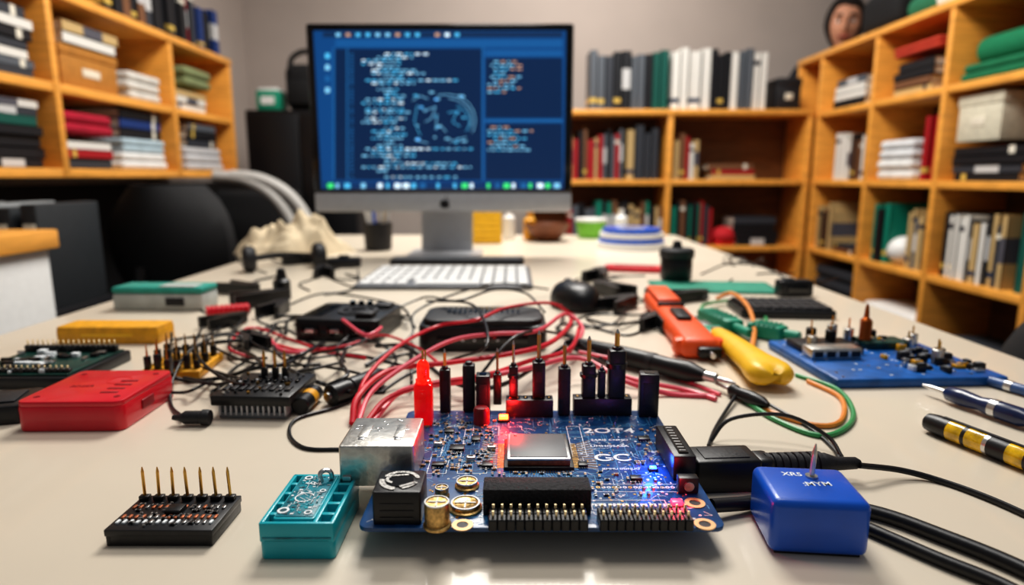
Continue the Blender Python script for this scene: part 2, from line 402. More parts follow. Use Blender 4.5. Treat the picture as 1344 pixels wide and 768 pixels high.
for x in(-.24,.24):
    g=G(); g.box((x,0,.2925),(.03,.28,.585),BLK2,.003); part(T,'side_panel',g)
FGs=[mat('grey_file_card',(96,102,106),.6,v=.08),mat('dark_grey_file_card',(46,50,54),.6,v=.08),mat('light_grey_file_card',(150,154,156),.6,v=.06)]
for i,(wf,ci) in enumerate(((.07,0),(.05,1),(.07,0),(.04,2),(.06,1),(.045,2),(.05,1),(.04,1))):
    T=thing('file_box','%s upright file box on the black stand'%['mid grey','dark grey','light grey'][ci],'file box',(-1.62+i*.063,1.68+.008*(i%3),.6155),0,group='grey file boxes')
    g=G(); g.box((0,0,.13+.004*(i%2)),(min(wf,.060),.24,.26+.008*(i%2)),FGs[ci],.004); part(T,'body',g)
    g=G(); g.box((0,-.1215,.17),(.03,.003,.1),PAPER,.001); part(T,'label_card',g)
# ---- chairs
def chair(loc,rz,hs,hb,label):
    T=thing('office_chair',label,'chair',loc,rz)
    g=G(); g.box((0,0,hs),(.48,.44,.09),FAB,.035,seg=4); part(T,'seat',g)
    g=G(); n=14; rings=[]
    for i in range(9):
        z=hs+.1+(hb-hs-.1)*i/8; w=.23*math.sqrt(max(.05,1-((i-3.5)/5.2)**2))
        rg=[]
        for j in range(n+1):
            a=-1+2*j/n; rg.append((w*a,.25+.05*(1-a*a)-.06*a*a+.02*math.sin(i/8*pi),z))
        for j in range(n,-1,-1):
            a=-1+2*j/n; rg.append((w*a*.99,.285+.05*(1-a*a)-.06*a*a+.02*math.sin(i/8*pi),z))
        rings.append(rg)
    g.loft(rings,FAB); part(T,'backrest',g)
    g=G(); g.tube([(0,.05,hs-.05),(0,.3,hs-.03),(0,.365,hs+.1),(0,.36,hs+.2)],.018,BLK,sub=5); part(T,'back_support',g)
    g=G(); g.cyl((0,0,.1),(0,0,hs-.04),.028,SIL,n=16); g.cyl((0,0,hs-.08),(0,0,hs-.04),.06,BLK,n=12); part(T,'column',g)
    g=G(); 
    for i in range(5):
        a=2*pi*i/5; g.tube([(0,0,.12),(.13*math.cos(a),.13*math.sin(a),.1),(.24*math.cos(a),.24*math.sin(a),.075)],.02,SIL2,sub=3)
    part(T,'star_base',g)
    cg=G(); cg.cyl((-.02,0,0),(-.005,0,0),.028,BLK,n=14); cg.cyl((.005,0,0),(.02,0,0),.028,BLK,n=14); cg.cyl((0,0,0),(0,0,.045),.007,SIL,n=8); cm=cg.build('caster')
    for i in range(5):
        a=2*pi*i/5; part(T,'caster',cm,(.24*math.cos(a),.24*math.sin(a),.028),(0,0,a+.5))
    for s in(-1,1):
        g=G(); g.tube([(s*.22,.08,hs-.02),(s*.26,.08,hs+.05),(s*.26,.08,hs+.18),(s*.26,-.12,hs+.2),(s*.26,-.16,hs+.14)],.016,BLK,sub=6); part(T,'armrest',g)
    return T
chair((-1.04,2.27,0),2.9,.48,.925,'black mesh office chair beside the long table')
chair((.99,.72,0),pi/2,.45,.80,'black low-backed office chair beside the table')
T=thing('lounge_chair','black lounge chair with two broad pale grey curved bands','chair',(-1.18,2.97,0),.1)
GB=mat('pale_grey_band',(186,184,180),.5,v=.05)
g=G(); g.box((0,.0,.42),(.44,.3,.12),FAB,.04,seg=4); part(T,'seat',g)
g=G(); g.box((-.02,.1,.68),(.40,.08,.42),FAB,.035,rot=(-.1,0,0),seg=4); part(T,'backrest',g)
for k in(0,1):
    g=G(); o_=k*.075
    pts=[(-.14+o_,-.1,.955),(-.02+o_,-.1,.94),(.09+o_,-.1,.88),(.17+o_,-.1,.77),(.21+o_,-.1,.62),(.215+o_,-.1,.40)]
    g.tube(pts,.026,GB,n=12,sub=6); part(T,'curved_band',g)
lg=G(); lg.cyl((0,0,0),(0,0,.37),.016,BLK,n=12); lm=lg.build('leg')
for x in(-.18,.18):
    for y in(-.12,.12): part(T,'leg',lm,(x,y,0))
# ---- person
SKIN=mat('skin',(214,156,126),.5,v=.05,ns=10); HAIR=mat('dark_brown_hair',(30,20,16),.6,v=.4,ns=80,b=.5)
JACK=mat('dark_jacket_fabric',(24,26,33),.85,v=.1,b=.1); TROU=mat('navy_trousers',(30,34,50),.85)
PX,PY=1.93,3.93; CH=1.68
P=thing('person','person in a dark jacket standing behind the bookcases','person',(PX,PY,0),-.42)
def skin(name,verts,edges,rad,m,parent,root=0,sub=2):
    me=bpy.data.meshes.new(name); me.from_pydata(verts,edges,[]); o=mk(name,me); o.parent=parent
    me.materials.append(m)
    sk=o.modifiers.new('s','SKIN'); 
    for i,r in enumerate(rad):
        me.skin_vertices[0].data[i].radius=r if hasattr(r,'__len__') else (r,r); me.skin_vertices[0].data[i].use_root=(i==root)
    su=o.modifiers.new('u','SUBSURF'); su.levels=sub; su.render_levels=sub
    return o
V=[(0,0,1.03),(0,.0,1.18),(0,.01,1.33),(0,.0,1.49),(0,.0,1.6),(0,-.005,1.67),(0,-.01,1.75),
 (-.19,0,1.57),(-.27,.02,1.32),(-.24,-.12,1.12),(.19,0,1.57),(.27,.02,1.32),(.24,-.12,1.12),
 (-.1,0,.95),(-.11,-.01,.53),(-.11,.03,.1),(-.11,-.12,.04),(.1,0,.95),(.11,-.01,.53),(.11,.03,.1),(.11,-.12,.04)]
E=[(0,1),(1,2),(2,3),(3,4),(4,5),(5,6),(4,7),(7,8),(8,9),(4,10),(10,11),(11,12),(0,13),(13,14),(14,15),(15,16),(0,17),(17,18),(18,19),(19,20)]
r=[(.15,.11),(.14,.1),(.16,.11),(.17,.11),(.11,.08),.055,.055,.075,.055,.035,.075,.055,.035,.095,.065,.045,.04,.095,.065,.045,.04]
skin('body',V,E,r,SKIN,P)
skin('jacket',[V[i] for i in(0,1,2,3,4,7,8,9,10,11,12)]+[(0,0,1.66)],[(0,1),(1,2),(2,3),(3,4),(4,5),(5,6),(6,7),(4,8),(8,9),(9,10),(4,11)],[(.17,.13),(.16,.12),(.18,.13),(.19,.13),(.15,.12),.11,.07,.05,.11,.07,.05,(.085,.08)],JACK,P)
skin('trousers',[(0,0,1.0),V[13],V[14],V[15],V[17],V[18],V[19]],[(0,1),(1,2),(2,3),(0,4),(4,5),(5,6)],[(.16,.12),.11,.08,.065,.11,.08,.065],TROU,P)
def headpt(u,v):
    z=math.sin(v*pi/2); q=math.cos(v*pi/2); x=q*math.sin(u); y=-q*math.cos(u)
    X=x*.074*(1-.30*max(0,-z)**1.2); Y=y*.095; Z=z*.122
    def ga(cx,cz,sx,sz): return math.exp(-((x-cx)/sx)**2-((z-cz)/sz)**2) if y<0 else 0
    Y-=.032*ga(0,-.18,.12,.14)+.016*ga(0,.02,.1,.2)+.012*ga(0,-.52,.28,.06)+.014*ga(0,-.85,.3,.15)+.010*ga(0,.22,.6,.1)
    Y+=.020*ga(.36,.05,.2,.11)+.020*ga(-.36,.05,.2,.11)+.008*ga(0,-.43,.25,.04)
    return (X,Y,Z)
g=G(); n=48; k=36
g.loft([[headpt(2*pi*j/n,-1+2*max(.01,min(.99,i/k))) for j in range(n)] for i in range(k+1)],SKIN)
HM=part(P,'head',g,(0,-.02,CH+.135),(.1,.06,0)); HM.scale=(1.22,1.2,1.2)
g=G(); rings=[]
for i in range(13):
    v=-.75+1.74*i/12; rg=[]
    for j in range(n):
        u=2*pi*j/n; a=abs((u+pi)%(2*pi)-pi); lo=-.75 if a>1.3 else (.42 if a<.9 else .42-(a-.9)/.4*1.17)
        vv=max(v,lo); x,y,z=headpt(u,min(.99,vv)); f=1.14+.05*math.sin(u*9)+.04*math.sin(u*23+3*v)
        rg.append((x*f*1.05,y*f if y>0 else y*1.09,z*1.1+.004))
    rings.append(rg)
g.loft(rings,HAIR); part(HM,'hair',g)
for s in(-1,1):
    g=G(); g.sph((0,0,0),(.015,.012,.009),WHT,12,8); g.sph((0,-.0085,0),(.0066,.005,.0066),BLKG,10,6); part(HM,'eye',g,(s*.028,-.071,.008))
    g=G(); g.tube([(-.017,0,0),(0,-.004,.005),(.017,.003,-.001)],.0045,HAIR,sub=3); part(HM,'eyebrow',g,(s*.028,-.093,.030))
    g=G(); g.sph((0,0,0),(.007,.016,.028),SKIN,12,10); part(HM,'ear',g,(s*.077,.008,0))
g=G(); g.tube([(-.026,.006,0),(-.009,-.004,.002),(0,-.003,0),(.009,-.004,.002),(.026,.006,0)],.0055,mat('lips',(160,72,66),.5),sub=3); part(HM,'mouth',g,(0,-.094,-.062))
g=G(); g.box((0,0,.09),(.3,.2,.18),FAB,.05,seg=4); g.tube([(-.1,0,.16),(-.08,0,.24),(.08,0,.24),(.1,0,.16)],.012,FAB)
thing('black_duffel_bag','soft black bag on top of the tall bookcase','bag',WR(2.98,.13,1.572),pi/2,g)
# ================================================= MONITOR
MY=1.6
def scr(px,py): return ty(px,py,MY)
MO=Vector((-.171,MY+.06,TZ))
T=thing('desktop_monitor','large desktop monitor with black bezel and silver chin','monitor',MO)
def L(p): return Vector(p)-MO
fy=-.06
CHN=mat('light_silver_aluminium',(186,188,192),.4,.35,v=.03)
g=G(); g.box((0,fy+.012,.359),(.636,.024,.396),BLKG,.006); part(T,'bezel',g)
g=G(); g.box((0,fy+.012,.1375),(.636,.024,.047),CHN,.005); g.box((0,fy+.032,.34),(.6,.02,.40),CHN,.01); part(T,'aluminium_chin',g)
g=G()
g.box((0,.045,.14),(.135,.012,.27),CHN,.004,rot=(-.14,0,0)); g.rbox((0,-.005,.004),(.185,.16,.008),CHN,.01,.002); g.box((0,.0,.26),(.1,.09,.06),CHN,.01)
part(T,'stand',g)
g=G(); LG=mat('dark_logo',(14,14,18),.3)
pts=[]
for i in range(48):
    a=2*pi*i/48; rr=1+.06*math.cos(2*a)-.2*math.exp(-((a-pi/2)/.3)**2)-.12*math.exp(-((a-3*pi/2)/.25)**2)
    x=rr*math.cos(a); z=rr*math.sin(a)*1.02
    dd=Vector((x-1.18,z-.2))
    if dd.length<.48: dd=dd.normalized()*.48; x=1.18+dd.x; z=.2+dd.y
    pts.append((x*.012,0,z*.012))
cN=len(pts); g.add([(0,-.0006,-.001)]+[(p[0],-.0006,p[2]) for p in pts],[[0,1+i,1+(i+1)%cN] for i in range(cN)],LG)
g.add([(0,-.0006,.0125),(.001,-.0006,.0168),(.0060,-.0006,.0200),(.0054,-.0006,.0155)],[[0,1,2,3]],LG); part(T,'fruit_logo',g,(.005,fy-.0002,.1335))
def em(n,c,s): return mat(n,c,.4,es=s,v=.0)
S0=em('screen_blue',(10,66,120),.8);S1=em('screen_navy',(5,36,72),.75);S2=em('screen_bar',(28,94,148),.8);ST=em('screen_text',(124,190,224),.85)
SO=em('screen_orange',(190,150,124),.75);SG=em('screen_green',(60,200,110),1.1);SW=em('screen_white',(206,228,240),1.0);SC=em('screen_cyan',(80,176,220),.9)
g=G()
def sq(x0,y0,x1,y1,m,lay):
    a=L(scr(x0,y1));b=L(scr(x1,y1));c=L(scr(x1,y0));d=L(scr(x0,y0)); y=fy-.0006-.0004*lay
    q=lambda v:max(-.2985,min(.2985,v))
    g.add([(q(a.x),y,a.z),(q(b.x),y,b.z),(q(c.x),y,c.z),(q(d.x),y,d.z)],[[0,1,2,3]],m)
g.add([(-.299,fy-.0006,.170),(.299,fy-.0006,.170),(.299,fy-.0006,.540),(-.299,fy-.0006,.540)],[[0,1,2,3]],S0)
sq(440,64,632,236,S1,1); sq(637,76,738,155,S1,1); sq(637,162,738,236,S1,1)
sq(424,42,738,49,em('screen_top',(14,44,80),.7),1); sq(440,52,738,62,em('screen_bar2',(20,84,140),.75),1); sq(637,66,738,74,em('screen_bar2',(20,84,140),.75),1)
sq(633,62,635,236,S2,2); sq(637,157,738,160,S2,2); sq(455,64,457,236,S2,2); sq(437,62,439,236,S2,2)
sq(425,239,740,248,em('screen_task',(12,52,100),.7),1)
for i,x in enumerate(range(430,735,11)):
    if R.random()<.7: sq(x,240.5,x+R.choice([4,6,8]),247,R.choice([SG,SW,SC,SW,S2,ST]) if x>436 else SG,2)
for i in range(14): 
    if R.random()<.8: sq(428+i*13,43.5,434+i*13,48,R.choice([SW,SC,SO,ST]),2)
for i in range(4): sq(427,70+i*15,433,77+i*15,R.choice([ST,SC,S2]),2)
y=70
while y<232:
    x=R.choice([475,480,488,495,505]); sq(460,y+.5,464,y+2.4,S2,2)
    e=R.choice([505,525,545,560,600,618]) if y<112 or y>192 else R.choice([515,526,534])
    while x<e:
        w=R.uniform(2,8); sq(x,y,min(x+w,625),y+2.1,R.choice([ST,ST,SC,ST,SW,SC]),2); x+=w+R.uniform(1.5,5)
    y+=R.choice([4,4.5,5,8])
for (ya,yb) in((80,125),(166,200)):
    y=ya
    while y<yb:
        x=640+R.choice([0,4,8])
        while x<R.choice([664,680,700]):
            w=R.uniform(2.5,8); sq(x,y,x+w,y+2,R.choice([SO,ST,ST,SC]),2); x+=w+3
        y+=5
def sline(pts,m=ST,w=.0014):
    Q=[L(scr(*p)) for p in pts]
    for a,b in zip(Q[:-1],Q[1:]):
        d=Vector((b.x-a.x,0,b.z-a.z)); 
        if d.length<1e-6: continue
        q=Vector((-d.z,0,d.x)).normalized()*w/2; yy=fy-.0018
        g.add([(a.x-q.x,yy,a.z-q.z),(b.x-q.x,yy,b.z-q.z),(b.x+q.x,yy,b.z+q.z),(a.x+q.x,yy,a.z+q.z)],[[0,1,2,3]],m)
def arcp(cx,cy,rx,ry,a0,a1,n=14): return [(cx+rx*math.cos(a0+(a1-a0)*i/n),cy-ry*math.sin(a0+(a1-a0)*i/n)) for i in range(n+1)]
sline(arcp(586,158,38,34,-.5,1.9)); sline(arcp(586,158,33,29,-.3,1.5)); sline(arcp(590,160,26,22,-.6,1.2),SC)
sline([(541,132),(552,126),(562,130)]);sline([(548,138),(544,160),(552,178)],SC);sline([(556,146),(572,140),(566,156),(558,160)]);sline([(574,150),(572,170),(578,164),(586,174)])
sline([(588,148),(600,146),(594,160),(604,166)],SC);sline([(546,184),(562,188)]);sline([(590,186),(612,180)])
for i in range(22): 
    x=R.uniform(543,610);yy_=R.uniform(120,186); sq(x,yy_,x+R.uniform(2,7),yy_+2,R.choice([ST,SC]),2)
part(T,'screen',g)
loc,w,d=fp(511,688,348,336,.012); g=G(); g.rbox((0,0,.006),(w,d,.012),BLK2,.006,.002); g.box((0,-d*.1,.0125),(w*.95,d*.5,.002),GREYP,.0005)
thing('desk_pad_bar','long dark grey bar lying before the monitor','desk accessory',loc,0,g)
loc,w,d=fp(462,700,381,348,.010)
T=thing('keyboard','slim white keyboard with aluminium base before the monitor','keyboard',loc)
g=G(); g.rbox((0,0,.004),(w,d,.008),mat('keyboard_base_grey',(112,114,118),.45,.3),.012,.002); part(T,'base',g)
kg=G(); kg.box((0,0,0),(1,1,1),WHT,.06); km=kg.build('key')
for r_ in range(5):
    for c_ in range(14):
        kw=w*.96/14
        if r_==0 and 4<=c_<=8:
            if c_==6:
                o=part(T,'key',km,(0,-d*.38,.0095)); o.scale=(kw*4.8,d*.125,.004)
            continue
        o=part(T,'key',km,(-w*.48+kw*(c_+.5),-d*.38+r_*d*.19,.0095)); o.scale=(kw*.80,d*.125,.004)
# ================================================= MAIN BOARD
BO=Vector((.016,.400,TZ)); ZT=.016
def B(px,py,dz=0): return tp(px,py,TZ+ZT+dz)-BO
T=thing('microcontroller_board','large blue circuit board with lit lamps, headers and jumper connectors','circuit board',BO)
bw,bd=.197,.174
g=G(); g.rbox((0,0,ZT-.0013),(bw,bd,.0026),PCB,.006,.0004)
for i in range(620):
    x=R.uniform(-.093,.09);y=R.uniform(-.082,.083); zz=ZT+.00012
    L1=R.uniform(.004,.024); dx,dy=R.choice([(1,0),(0,1),(-1,0),(0,-1)]); m_=TR if R.random()<.72 else SILK; w_=.00035 if m_ is TR else .00028
    if m_ is SILK: L1*=.4
    x2=max(-.095,min(.095,x+dx*L1)); y2=max(-.084,min(.084,y+dy*L1)); g.line((x,y),(x2,y2),w_,zz,m_)
    x3=max(-.095,min(.095,x2+R.choice([-1,1])*.004)); y3=max(-.084,min(.084,y2+R.choice([-1,1])*.004)); g.line((x2,y2),(x3,y3),w_,zz,m_)
for i in range(340):
    x=R.uniform(-.092,.092);y=R.uniform(-.082,.082); g.ring((x,y,ZT),.0008,.0004,.00015,R.choice([GOLD,SILK,SIL]),8)
for i in range(200):
    x=R.uniform(-.092,.092);y=R.uniform(-.082,.082); g.box((x,y,ZT+.0001),(R.choice([.0008,.0016]),R.choice([.0008,.0016]),.0003),R.choice([GOLD,SIL,SILK]))
mc=B(707,612); mcx,mcy=mc.x,mc.y+.016
for i in range(24):
    q=(i-11.5)*.0016
    for s in(-1,1):
        g.line((mcx+s*.0215,mcy+q),(mcx+s*.027,mcy+q),.0007,ZT+.0002,GOLD); g.line((mcx+s*.0275,mcy+q),(mcx+s*.038,mcy+q*1.25+.002),.0004,ZT+.0002,SILK if i%2==0 else GOLD)
        g.line((mcx+q,mcy+s*.0215),(mcx+q,mcy+s*.026),.0007,ZT+.0002,GOLD); g.line((mcx+q,mcy+s*.026),(mcx+q*1.3,mcy+s*.033),.00035,ZT+.0002,TR)
part(T,'circuit_board',g)
g=G()
def FM(v,rz=0,dz=.0002,sx=1): return Matrix.Translation((v.x,v.y,ZT+dz))@Matrix.Rotation(rz,4,'Z')@Matrix.Diagonal((sx,1,1,1))
g.text('2OT4',.0125,SILK,FM(B(799,566),sx=1.25))
c=B(793,601); g.arc((c.x,c.y),.0046,40,330,.0018,ZT+.0003,SILK,1.2); g.line((c.x+.0008,c.y-.0008),(c.x+.0056,c.y-.0008),.0015,ZT+.0003,SILK); g.line((c.x+.005,c.y-.0008),(c.x+.005,c.y-.0034),.0015,ZT+.0003,SILK)
c2_=B(818,601); g.arc((c2_.x,c2_.y),.0046,40,325,.0018,ZT+.0003,SILK,1.2,20)
g.text('SARIS CNNO',.0038,SILK,FM(B(800,578),sx=1.2)); g.text('UMHOSASA',.0042,SILK,FM(B(800,586),sx=1.2)); g.text('EMU3',.003,SILK,FM(B(862,594)))
g.text('JEMMU DDNUO',.0034,SILK,FM(B(815,616))); g.text('RSZ 400 7',.0034,SILK,FM(B(800,663),sx=1.4)); g.text('C14  R7  L2',.0026,SILK,FM(B(600,560))); g.text('D13 D12',.0026,SILK,FM(B(610,612)))
for i in range(17):
    c=B(785+i*7,640); g.ring((c.x,c.y,ZT),.0013,.0007,.0002,SILK if i%3 else GOLD,10)
a=B(780,646);b=B(905,636); g.line((a.x,a.y),(b.x,a.y),.0004,ZT+.0002,SILK); g.line((a.x,b.y),(b.x,b.y),.0004,ZT+.0002,SILK)
for (x0,y0,x1,y1) in((778,657,872,670),(620,560,655,572),(578,560,612,600),(752,560,760,600),(560,600,590,622),(600,606,640,622)):
    a=B(x0,y1);b=B(x1,y0)
    for p,q in(((a.x,a.y),(b.x,a.y)),((b.x,a.y),(b.x,b.y)),((b.x,b.y),(a.x,b.y)),((a.x,b.y),(a.x,a.y))): g.line(p,q,.0004,ZT+.0002,SILK)
for i in range(16):
    c=B(782+i*6,664); g.box((c.x,c.y,ZT+.0003),(.0012,.003,.0004),SILK)
part(T,'silkscreen_print',g)
for px,py in((607,690),(925,689),(912,661)):
    c=B(px,py); g=G(); g.ring((c.x,c.y,ZT),.0058,.0032,.0006,mat('tan_copper_ring',(206,172,128),.35,.7),24); g.lathe([(.0032,0),(.0031,.0003)],BLK,20,Matrix.Translation((c.x,c.y,ZT))); part(T,'mounting_hole_ring',g)
g=G(); g.box((0,.002,.0045),(.165,.14,.0022),PCBK,.0004); part(T,'lower_circuit_board',g)
g=G()
for i in range(30): g.box((-.07+i*.0048,-.064,.0094),(.0048,.005,.0078),BLK,.0003)
part(T,'stacking_header',g)
for x in(-.075,.075):
    for y in(-.06,.06): g=G(); g.cyl((x,y,0),(x,y,.0136),.0035,BLK,n=10); part(T,'standoff',g)
# USB port
u=Vector((-.097,B(500,640).y+.023,ZT))
g=G(); g.rbox((0,0,.0135),(.045,.046,.026),STEEL,.002,.0012)
for s in(-1,1): g.box((s*.011,.0,.0266),(.006,.02,.0006),STEEL,.0003); g.box((s*.011,-.012,.0266),(.004,.003,.0008),SIL,.0003)
for i in range(16): g.box((R.uniform(-.018,.018),R.uniform(-.002,.019),.0265),(R.uniform(.001,.004),R.uniform(.0006,.002),.0004),SIL,.0001,rot=(0,0,R.uniform(-.4,.4)))
p=part(T,'usb_port',g,u)
g=G(); g.box((-.0226,0,.0135),(.001,.036,.019),BLK,.0002); g.box((-.0232,0,.0135),(.0012,.028,.005),WHT,.0003); part(p,'port_opening',g)
for x in(-.018,.018): g=G(); g.box((x,-.0235,.004),(.005,.001,.007),SIL,.0002); part(p,'solder_tab',g)
# power jack (black cube)
j=B(521,690); j=Vector((j.x,j.y+.0135,ZT))
g=G(); g.rbox((0,0,.0095),(.026,.026,.019),BLK,.0015,.0008); 
for z in(.004,.008,.012): g.box((0,-.0131,z),(.018,.0006,.001),BLK2)
p=part(T,'power_jack',g,j)
WORN=mat('worn_metal',(168,166,162),.45,.6,v=.5,ns=700,b=.4)
g=G(); g.ring((0,0,.0188),.0075,.0001,.0008,BLKG,20)
g.arc((0,0),.0098,15,150,.0022,.0196,WORN); g.arc((0,0),.0098,175,262,.0030,.0196,WORN); g.arc((0,0),.0094,285,345,.0018,.0196,WORN)
g.arc((-.003,.001),.0042,60,260,.0018,.0198,WORN); g.line((-.009,.004),(.004,.006),.0018,.0199,WORN); g.line((.001,-.008),(.009,-.003),.0018,.0199,WORN)
part(p,'embossed_mark',g)
def cap(px,py,r,h):
    c=B(px,py); g=G(); g.lathe([(r*1.12,0),(r*1.12,.0012),(r*.94,.002),(r,.003),(r,h-.001),(r*.92,h),(r*.85,h-.0004),(.0001,h-.0004)],BRASS,24)
    p=part(T,'capacitor',g,(c.x,c.y,ZT))
    k=G(); k.box((0,0,h-.0002),(r*1.4,.0008,.0006),SIL); k.box((0,0,h-.0002),(.0008,r*1.4,.0006),SIL); k.ring((0,0,h-.0005),r*.98,r*.86,.0007,SIL,24); part(p,'vent_mark',k)
cap(574,690,.0068,.014); cap(611,668,.0084,.004); cap(613,639,.0066,.004); cap(580,652,.004,.006)
a=B(634,676);b=B(776,676); cx=(a.x+b.x)/2; w=b.x-a.x
BT=mat('textured_black',(32,32,36),.75,v=.5,ns=500,b=.8)
g=G(); g.box((0,0,.0075),(w,.016,.015),BT,.001); 
for i in range(16): g.box((-w*.47+i*w*.94/15,-.0083,.0035),(.0018,.001,.006),BLK,.0002)
part(T,'memory_chip_block',g,(cx,a.y+.008,ZT))
mw=.042
g=G(); g.box((0,0,.0012),(mw+.003,mw+.003,.0024),BLK,.0006); g.box((0,0,.004),(mw-.002,mw-.002,.0034),mat('tan_chip_carrier',(122,88,60),.5,v=.4,ns=400),.0004)
g.box((0,0,.0064),(mw-.001,mw-.001,.0016),SIL,.0005)
p=part(T,'processor_chip',g,(mcx,mcy,ZT))
g=G(); g.box((0,0,.0074),(mw-.005,mw-.005,.0006),mat('chip_lid',(108,109,110),.5,.2,v=.06),.0003); g.ring((-.015,.015,.0077),.0012,.0008,.0001,BLK,12); part(p,'metal_lid',g)
pg=G(); pg.box((0,0,0),(.0012,.0012,1),mat('pale_gold_pin',(236,214,170),.3,.8),.0002,seg=1); PIN=pg.build('pin')
def header(P,cx,cy,n,pitch,rows,h,pinh,z=ZT,name='pin_header',m=BLK,step=None):
    st=pitch if step is None else step
    g=G()
    for i in range(n):
        for r_ in range(rows): g.box(((i-(n-1)/2)*pitch,(r_-(rows-1)/2)*st,h/2),(pitch*.98,st*.98,h),m,pitch*.12,seg=1)
    o=part(P,name,g,(cx,cy,z))
    for i in range(n):
        for r_ in range(rows):
            q=part(o,'pin',PIN,((i-(n-1)/2)*pitch,(r_-(rows-1)/2)*st,h+pinh/2)); q.scale=(1,1,pinh)
    return o
a=B(641,697);b=B(772,697); header(T,(a.x+b.x)/2,a.y+.006,11,(b.x-a.x)/11,2,.0065,.0035,step=.007)
a=B(787,697);b=B(910,697); header(T,(a.x+b.x)/2,a.y+.006,11,(b.x-a.x)/11,2,.0065,.0035,step=.007)
def sock(px0,px1,pyb,H,D,holes):
    a=B(px0,pyb);b=B(px1,pyb); w=b.x-a.x; g=G(); g.box((0,0,H/2),(w,D,H),BLK,.0006)
    for i in range(holes):
        x=-w/2+w*(i+.5)/holes; g.box((x,0,H+.0001),(w/holes*.55,D*.5,.0004),BLKG); g.box((x,0,H+.0003),(w/holes*.2,D*.2,.0004),GOLD)
    return part(T,'female_header',g,((a.x+b.x)/2,a.y+D/2,ZT))
sock(664,726,548,.014,.012,6); sock(753,829,546,.014,.012,7)
def jump(px,pyb,ptop,pht,rad=5.5,m=BLK,dz=0,collar=False):
    c=B(px,pyb,dz); Y=(c+BO).y
    z1=ty(px,ptop,Y).z-(TZ+ZT+dz); z2=ty(px,pht,Y).z-(TZ+ZT+dz); r=rad*(Y/1.0)/F*1.02
    g=G(); g.box((0,0,z1*.5),(r*2,r*2,z1),m,r*.25)
    g.box((0,-r*1.0,z1*.6),(r*.9,.0005,z1*.3),BLK2); 
    if collar: g.lathe([(r*1.3,0),(r*1.35,z1*.1),(r*1.1,z1*.12)],m,14,Matrix.Translation((0,0,z1*.62)))
    o=part(T,'jumper_connector',g,(c.x,c.y,ZT+dz))
    k=G(); k.cyl((0,0,z1),(0,0,z2-.003),r*.3,GOLD,n=8); k.cyl((0,0,z2-.003),(0,0,z2),r*.3,SIL,r2=r*.08,n=8); k.lathe([(r*.6,0),(r*.6,.002),(r*.3,.0026)],m,10,Matrix.Translation((0,0,z1))); part(o,'metal_pin',k)
for a in((585,540,484,458,7),(653,530,490,457,5.5),(674,512,480,447,6),(707,512,474,434,8.5),(740,543,482,448,8),(772,512,478,441,9),(789,512,486,478,5),(808,512,458,432,11),(616,538,478,474,8)):
    dz=.014 if a[1]==512 else 0
    jump(a[0],a[1]+ (0 if not dz else 8),a[2],a[3],a[4],BLK2 if a[0] in(740,616) else BLK,dz,collar=a[0] in(772,808,674))
def slab(px,pyb,ptop,wpx,D,name='jumper_block',rz=0,m=BLK):
    c=B(px,pyb); Y=(c+BO).y; z1=ty(px,ptop,Y).z-TZ-ZT; w=wpx*Y/F*1.02
    g=G(); g.box((0,D/2,z1/2),(w,D,z1),m,.0008); g.box((0,D*.45,z1+.0002),(w*.5,D*.5,.0006),BLKG); g.box((0,-.0002,z1*.55),(w*.6,.0008,z1*.5),BLK2,.0003)
    part(T,name,g,(c.x,c.y,ZT),(0,0,rz))
slab(634,545,494,19,.012); slab(851,548,492,26,.012,rz=-.1)
c=B(892,628); g=G(); g.box((0,.022,.008),(.014,.05,.016),BLK,.0012); g.box((0,.022,.0162),(.006,.042,.0012),BLKG)
for i in range(9): g.box((0,.004+i*.0045,.0166),(.004,.0012,.0008),SIL)
part(T,'edge_connector',g,(c.x+.002,c.y,ZT))
c=B(895,645); g=G(); g.box((0,0,.005),(.012,.007,.010),BLK,.001); g.cyl((0,-.0045,.005),(0,-.0035,.005),.003,SIL,n=12); part(T,'terminal_block',g,(c.x+.003,c.y,ZT))
RL=mat('red_led_plastic',(214,8,12),.15,es=.35,v=.15,trans=.4); RLG=mat('glowing_red_tip',(240,30,14),.12,es=1.2,v=.7,ns=400,trans=.3); LEDR=mat('lit_red_led',(255,24,44),.3,es=11,v=0); LEDB=mat('lit_blue_led',(40,90,255),.3,es=12,v=0); LEDO=mat('lit_amber_led',(255,70,26),.3,es=14,v=0)
c=B(557,556); Y=(c+BO).y; z1=ty(557,502,Y).z-TZ-ZT
g=G(); g.box((0,0,z1/2),(.0135,.012,z1),RL,.002); g.box((0,-.0062,z1*.5),(.006,.001,z1*.7),RL,.0004)
o=part(T,'red_indicator_lamp',g,(c.x,c.y,ZT))
g=G(); g.lathe([(.0058,0),(.0058,.0025),(.0047,.003),(.0047,.012),(.0043,.0145),(.0032,.0165),(.0016,.0176),(.0003,.018)],RLG,18,Matrix.Translation((0,0,z1))); part(o,'lamp_dome',g)
g=G(); g.cyl((0,0,z1+.018),(0,0,z1+.025),.0008,GOLD,n=6); g.cyl((.002,0,z1+.012),(.002,0,z1+.025),.0006,GOLD,n=6); part(o,'lead',g)
c=B(632,556); g=G(); g.lathe([(.0062,0),(.0062,.001),(.006,.011),(.005,.013),(.0001,.0135)],mat('dark_red_plastic',(120,14,24),.3),20); part(T,'red_capacitor',g,(c.x,c.y,ZT))
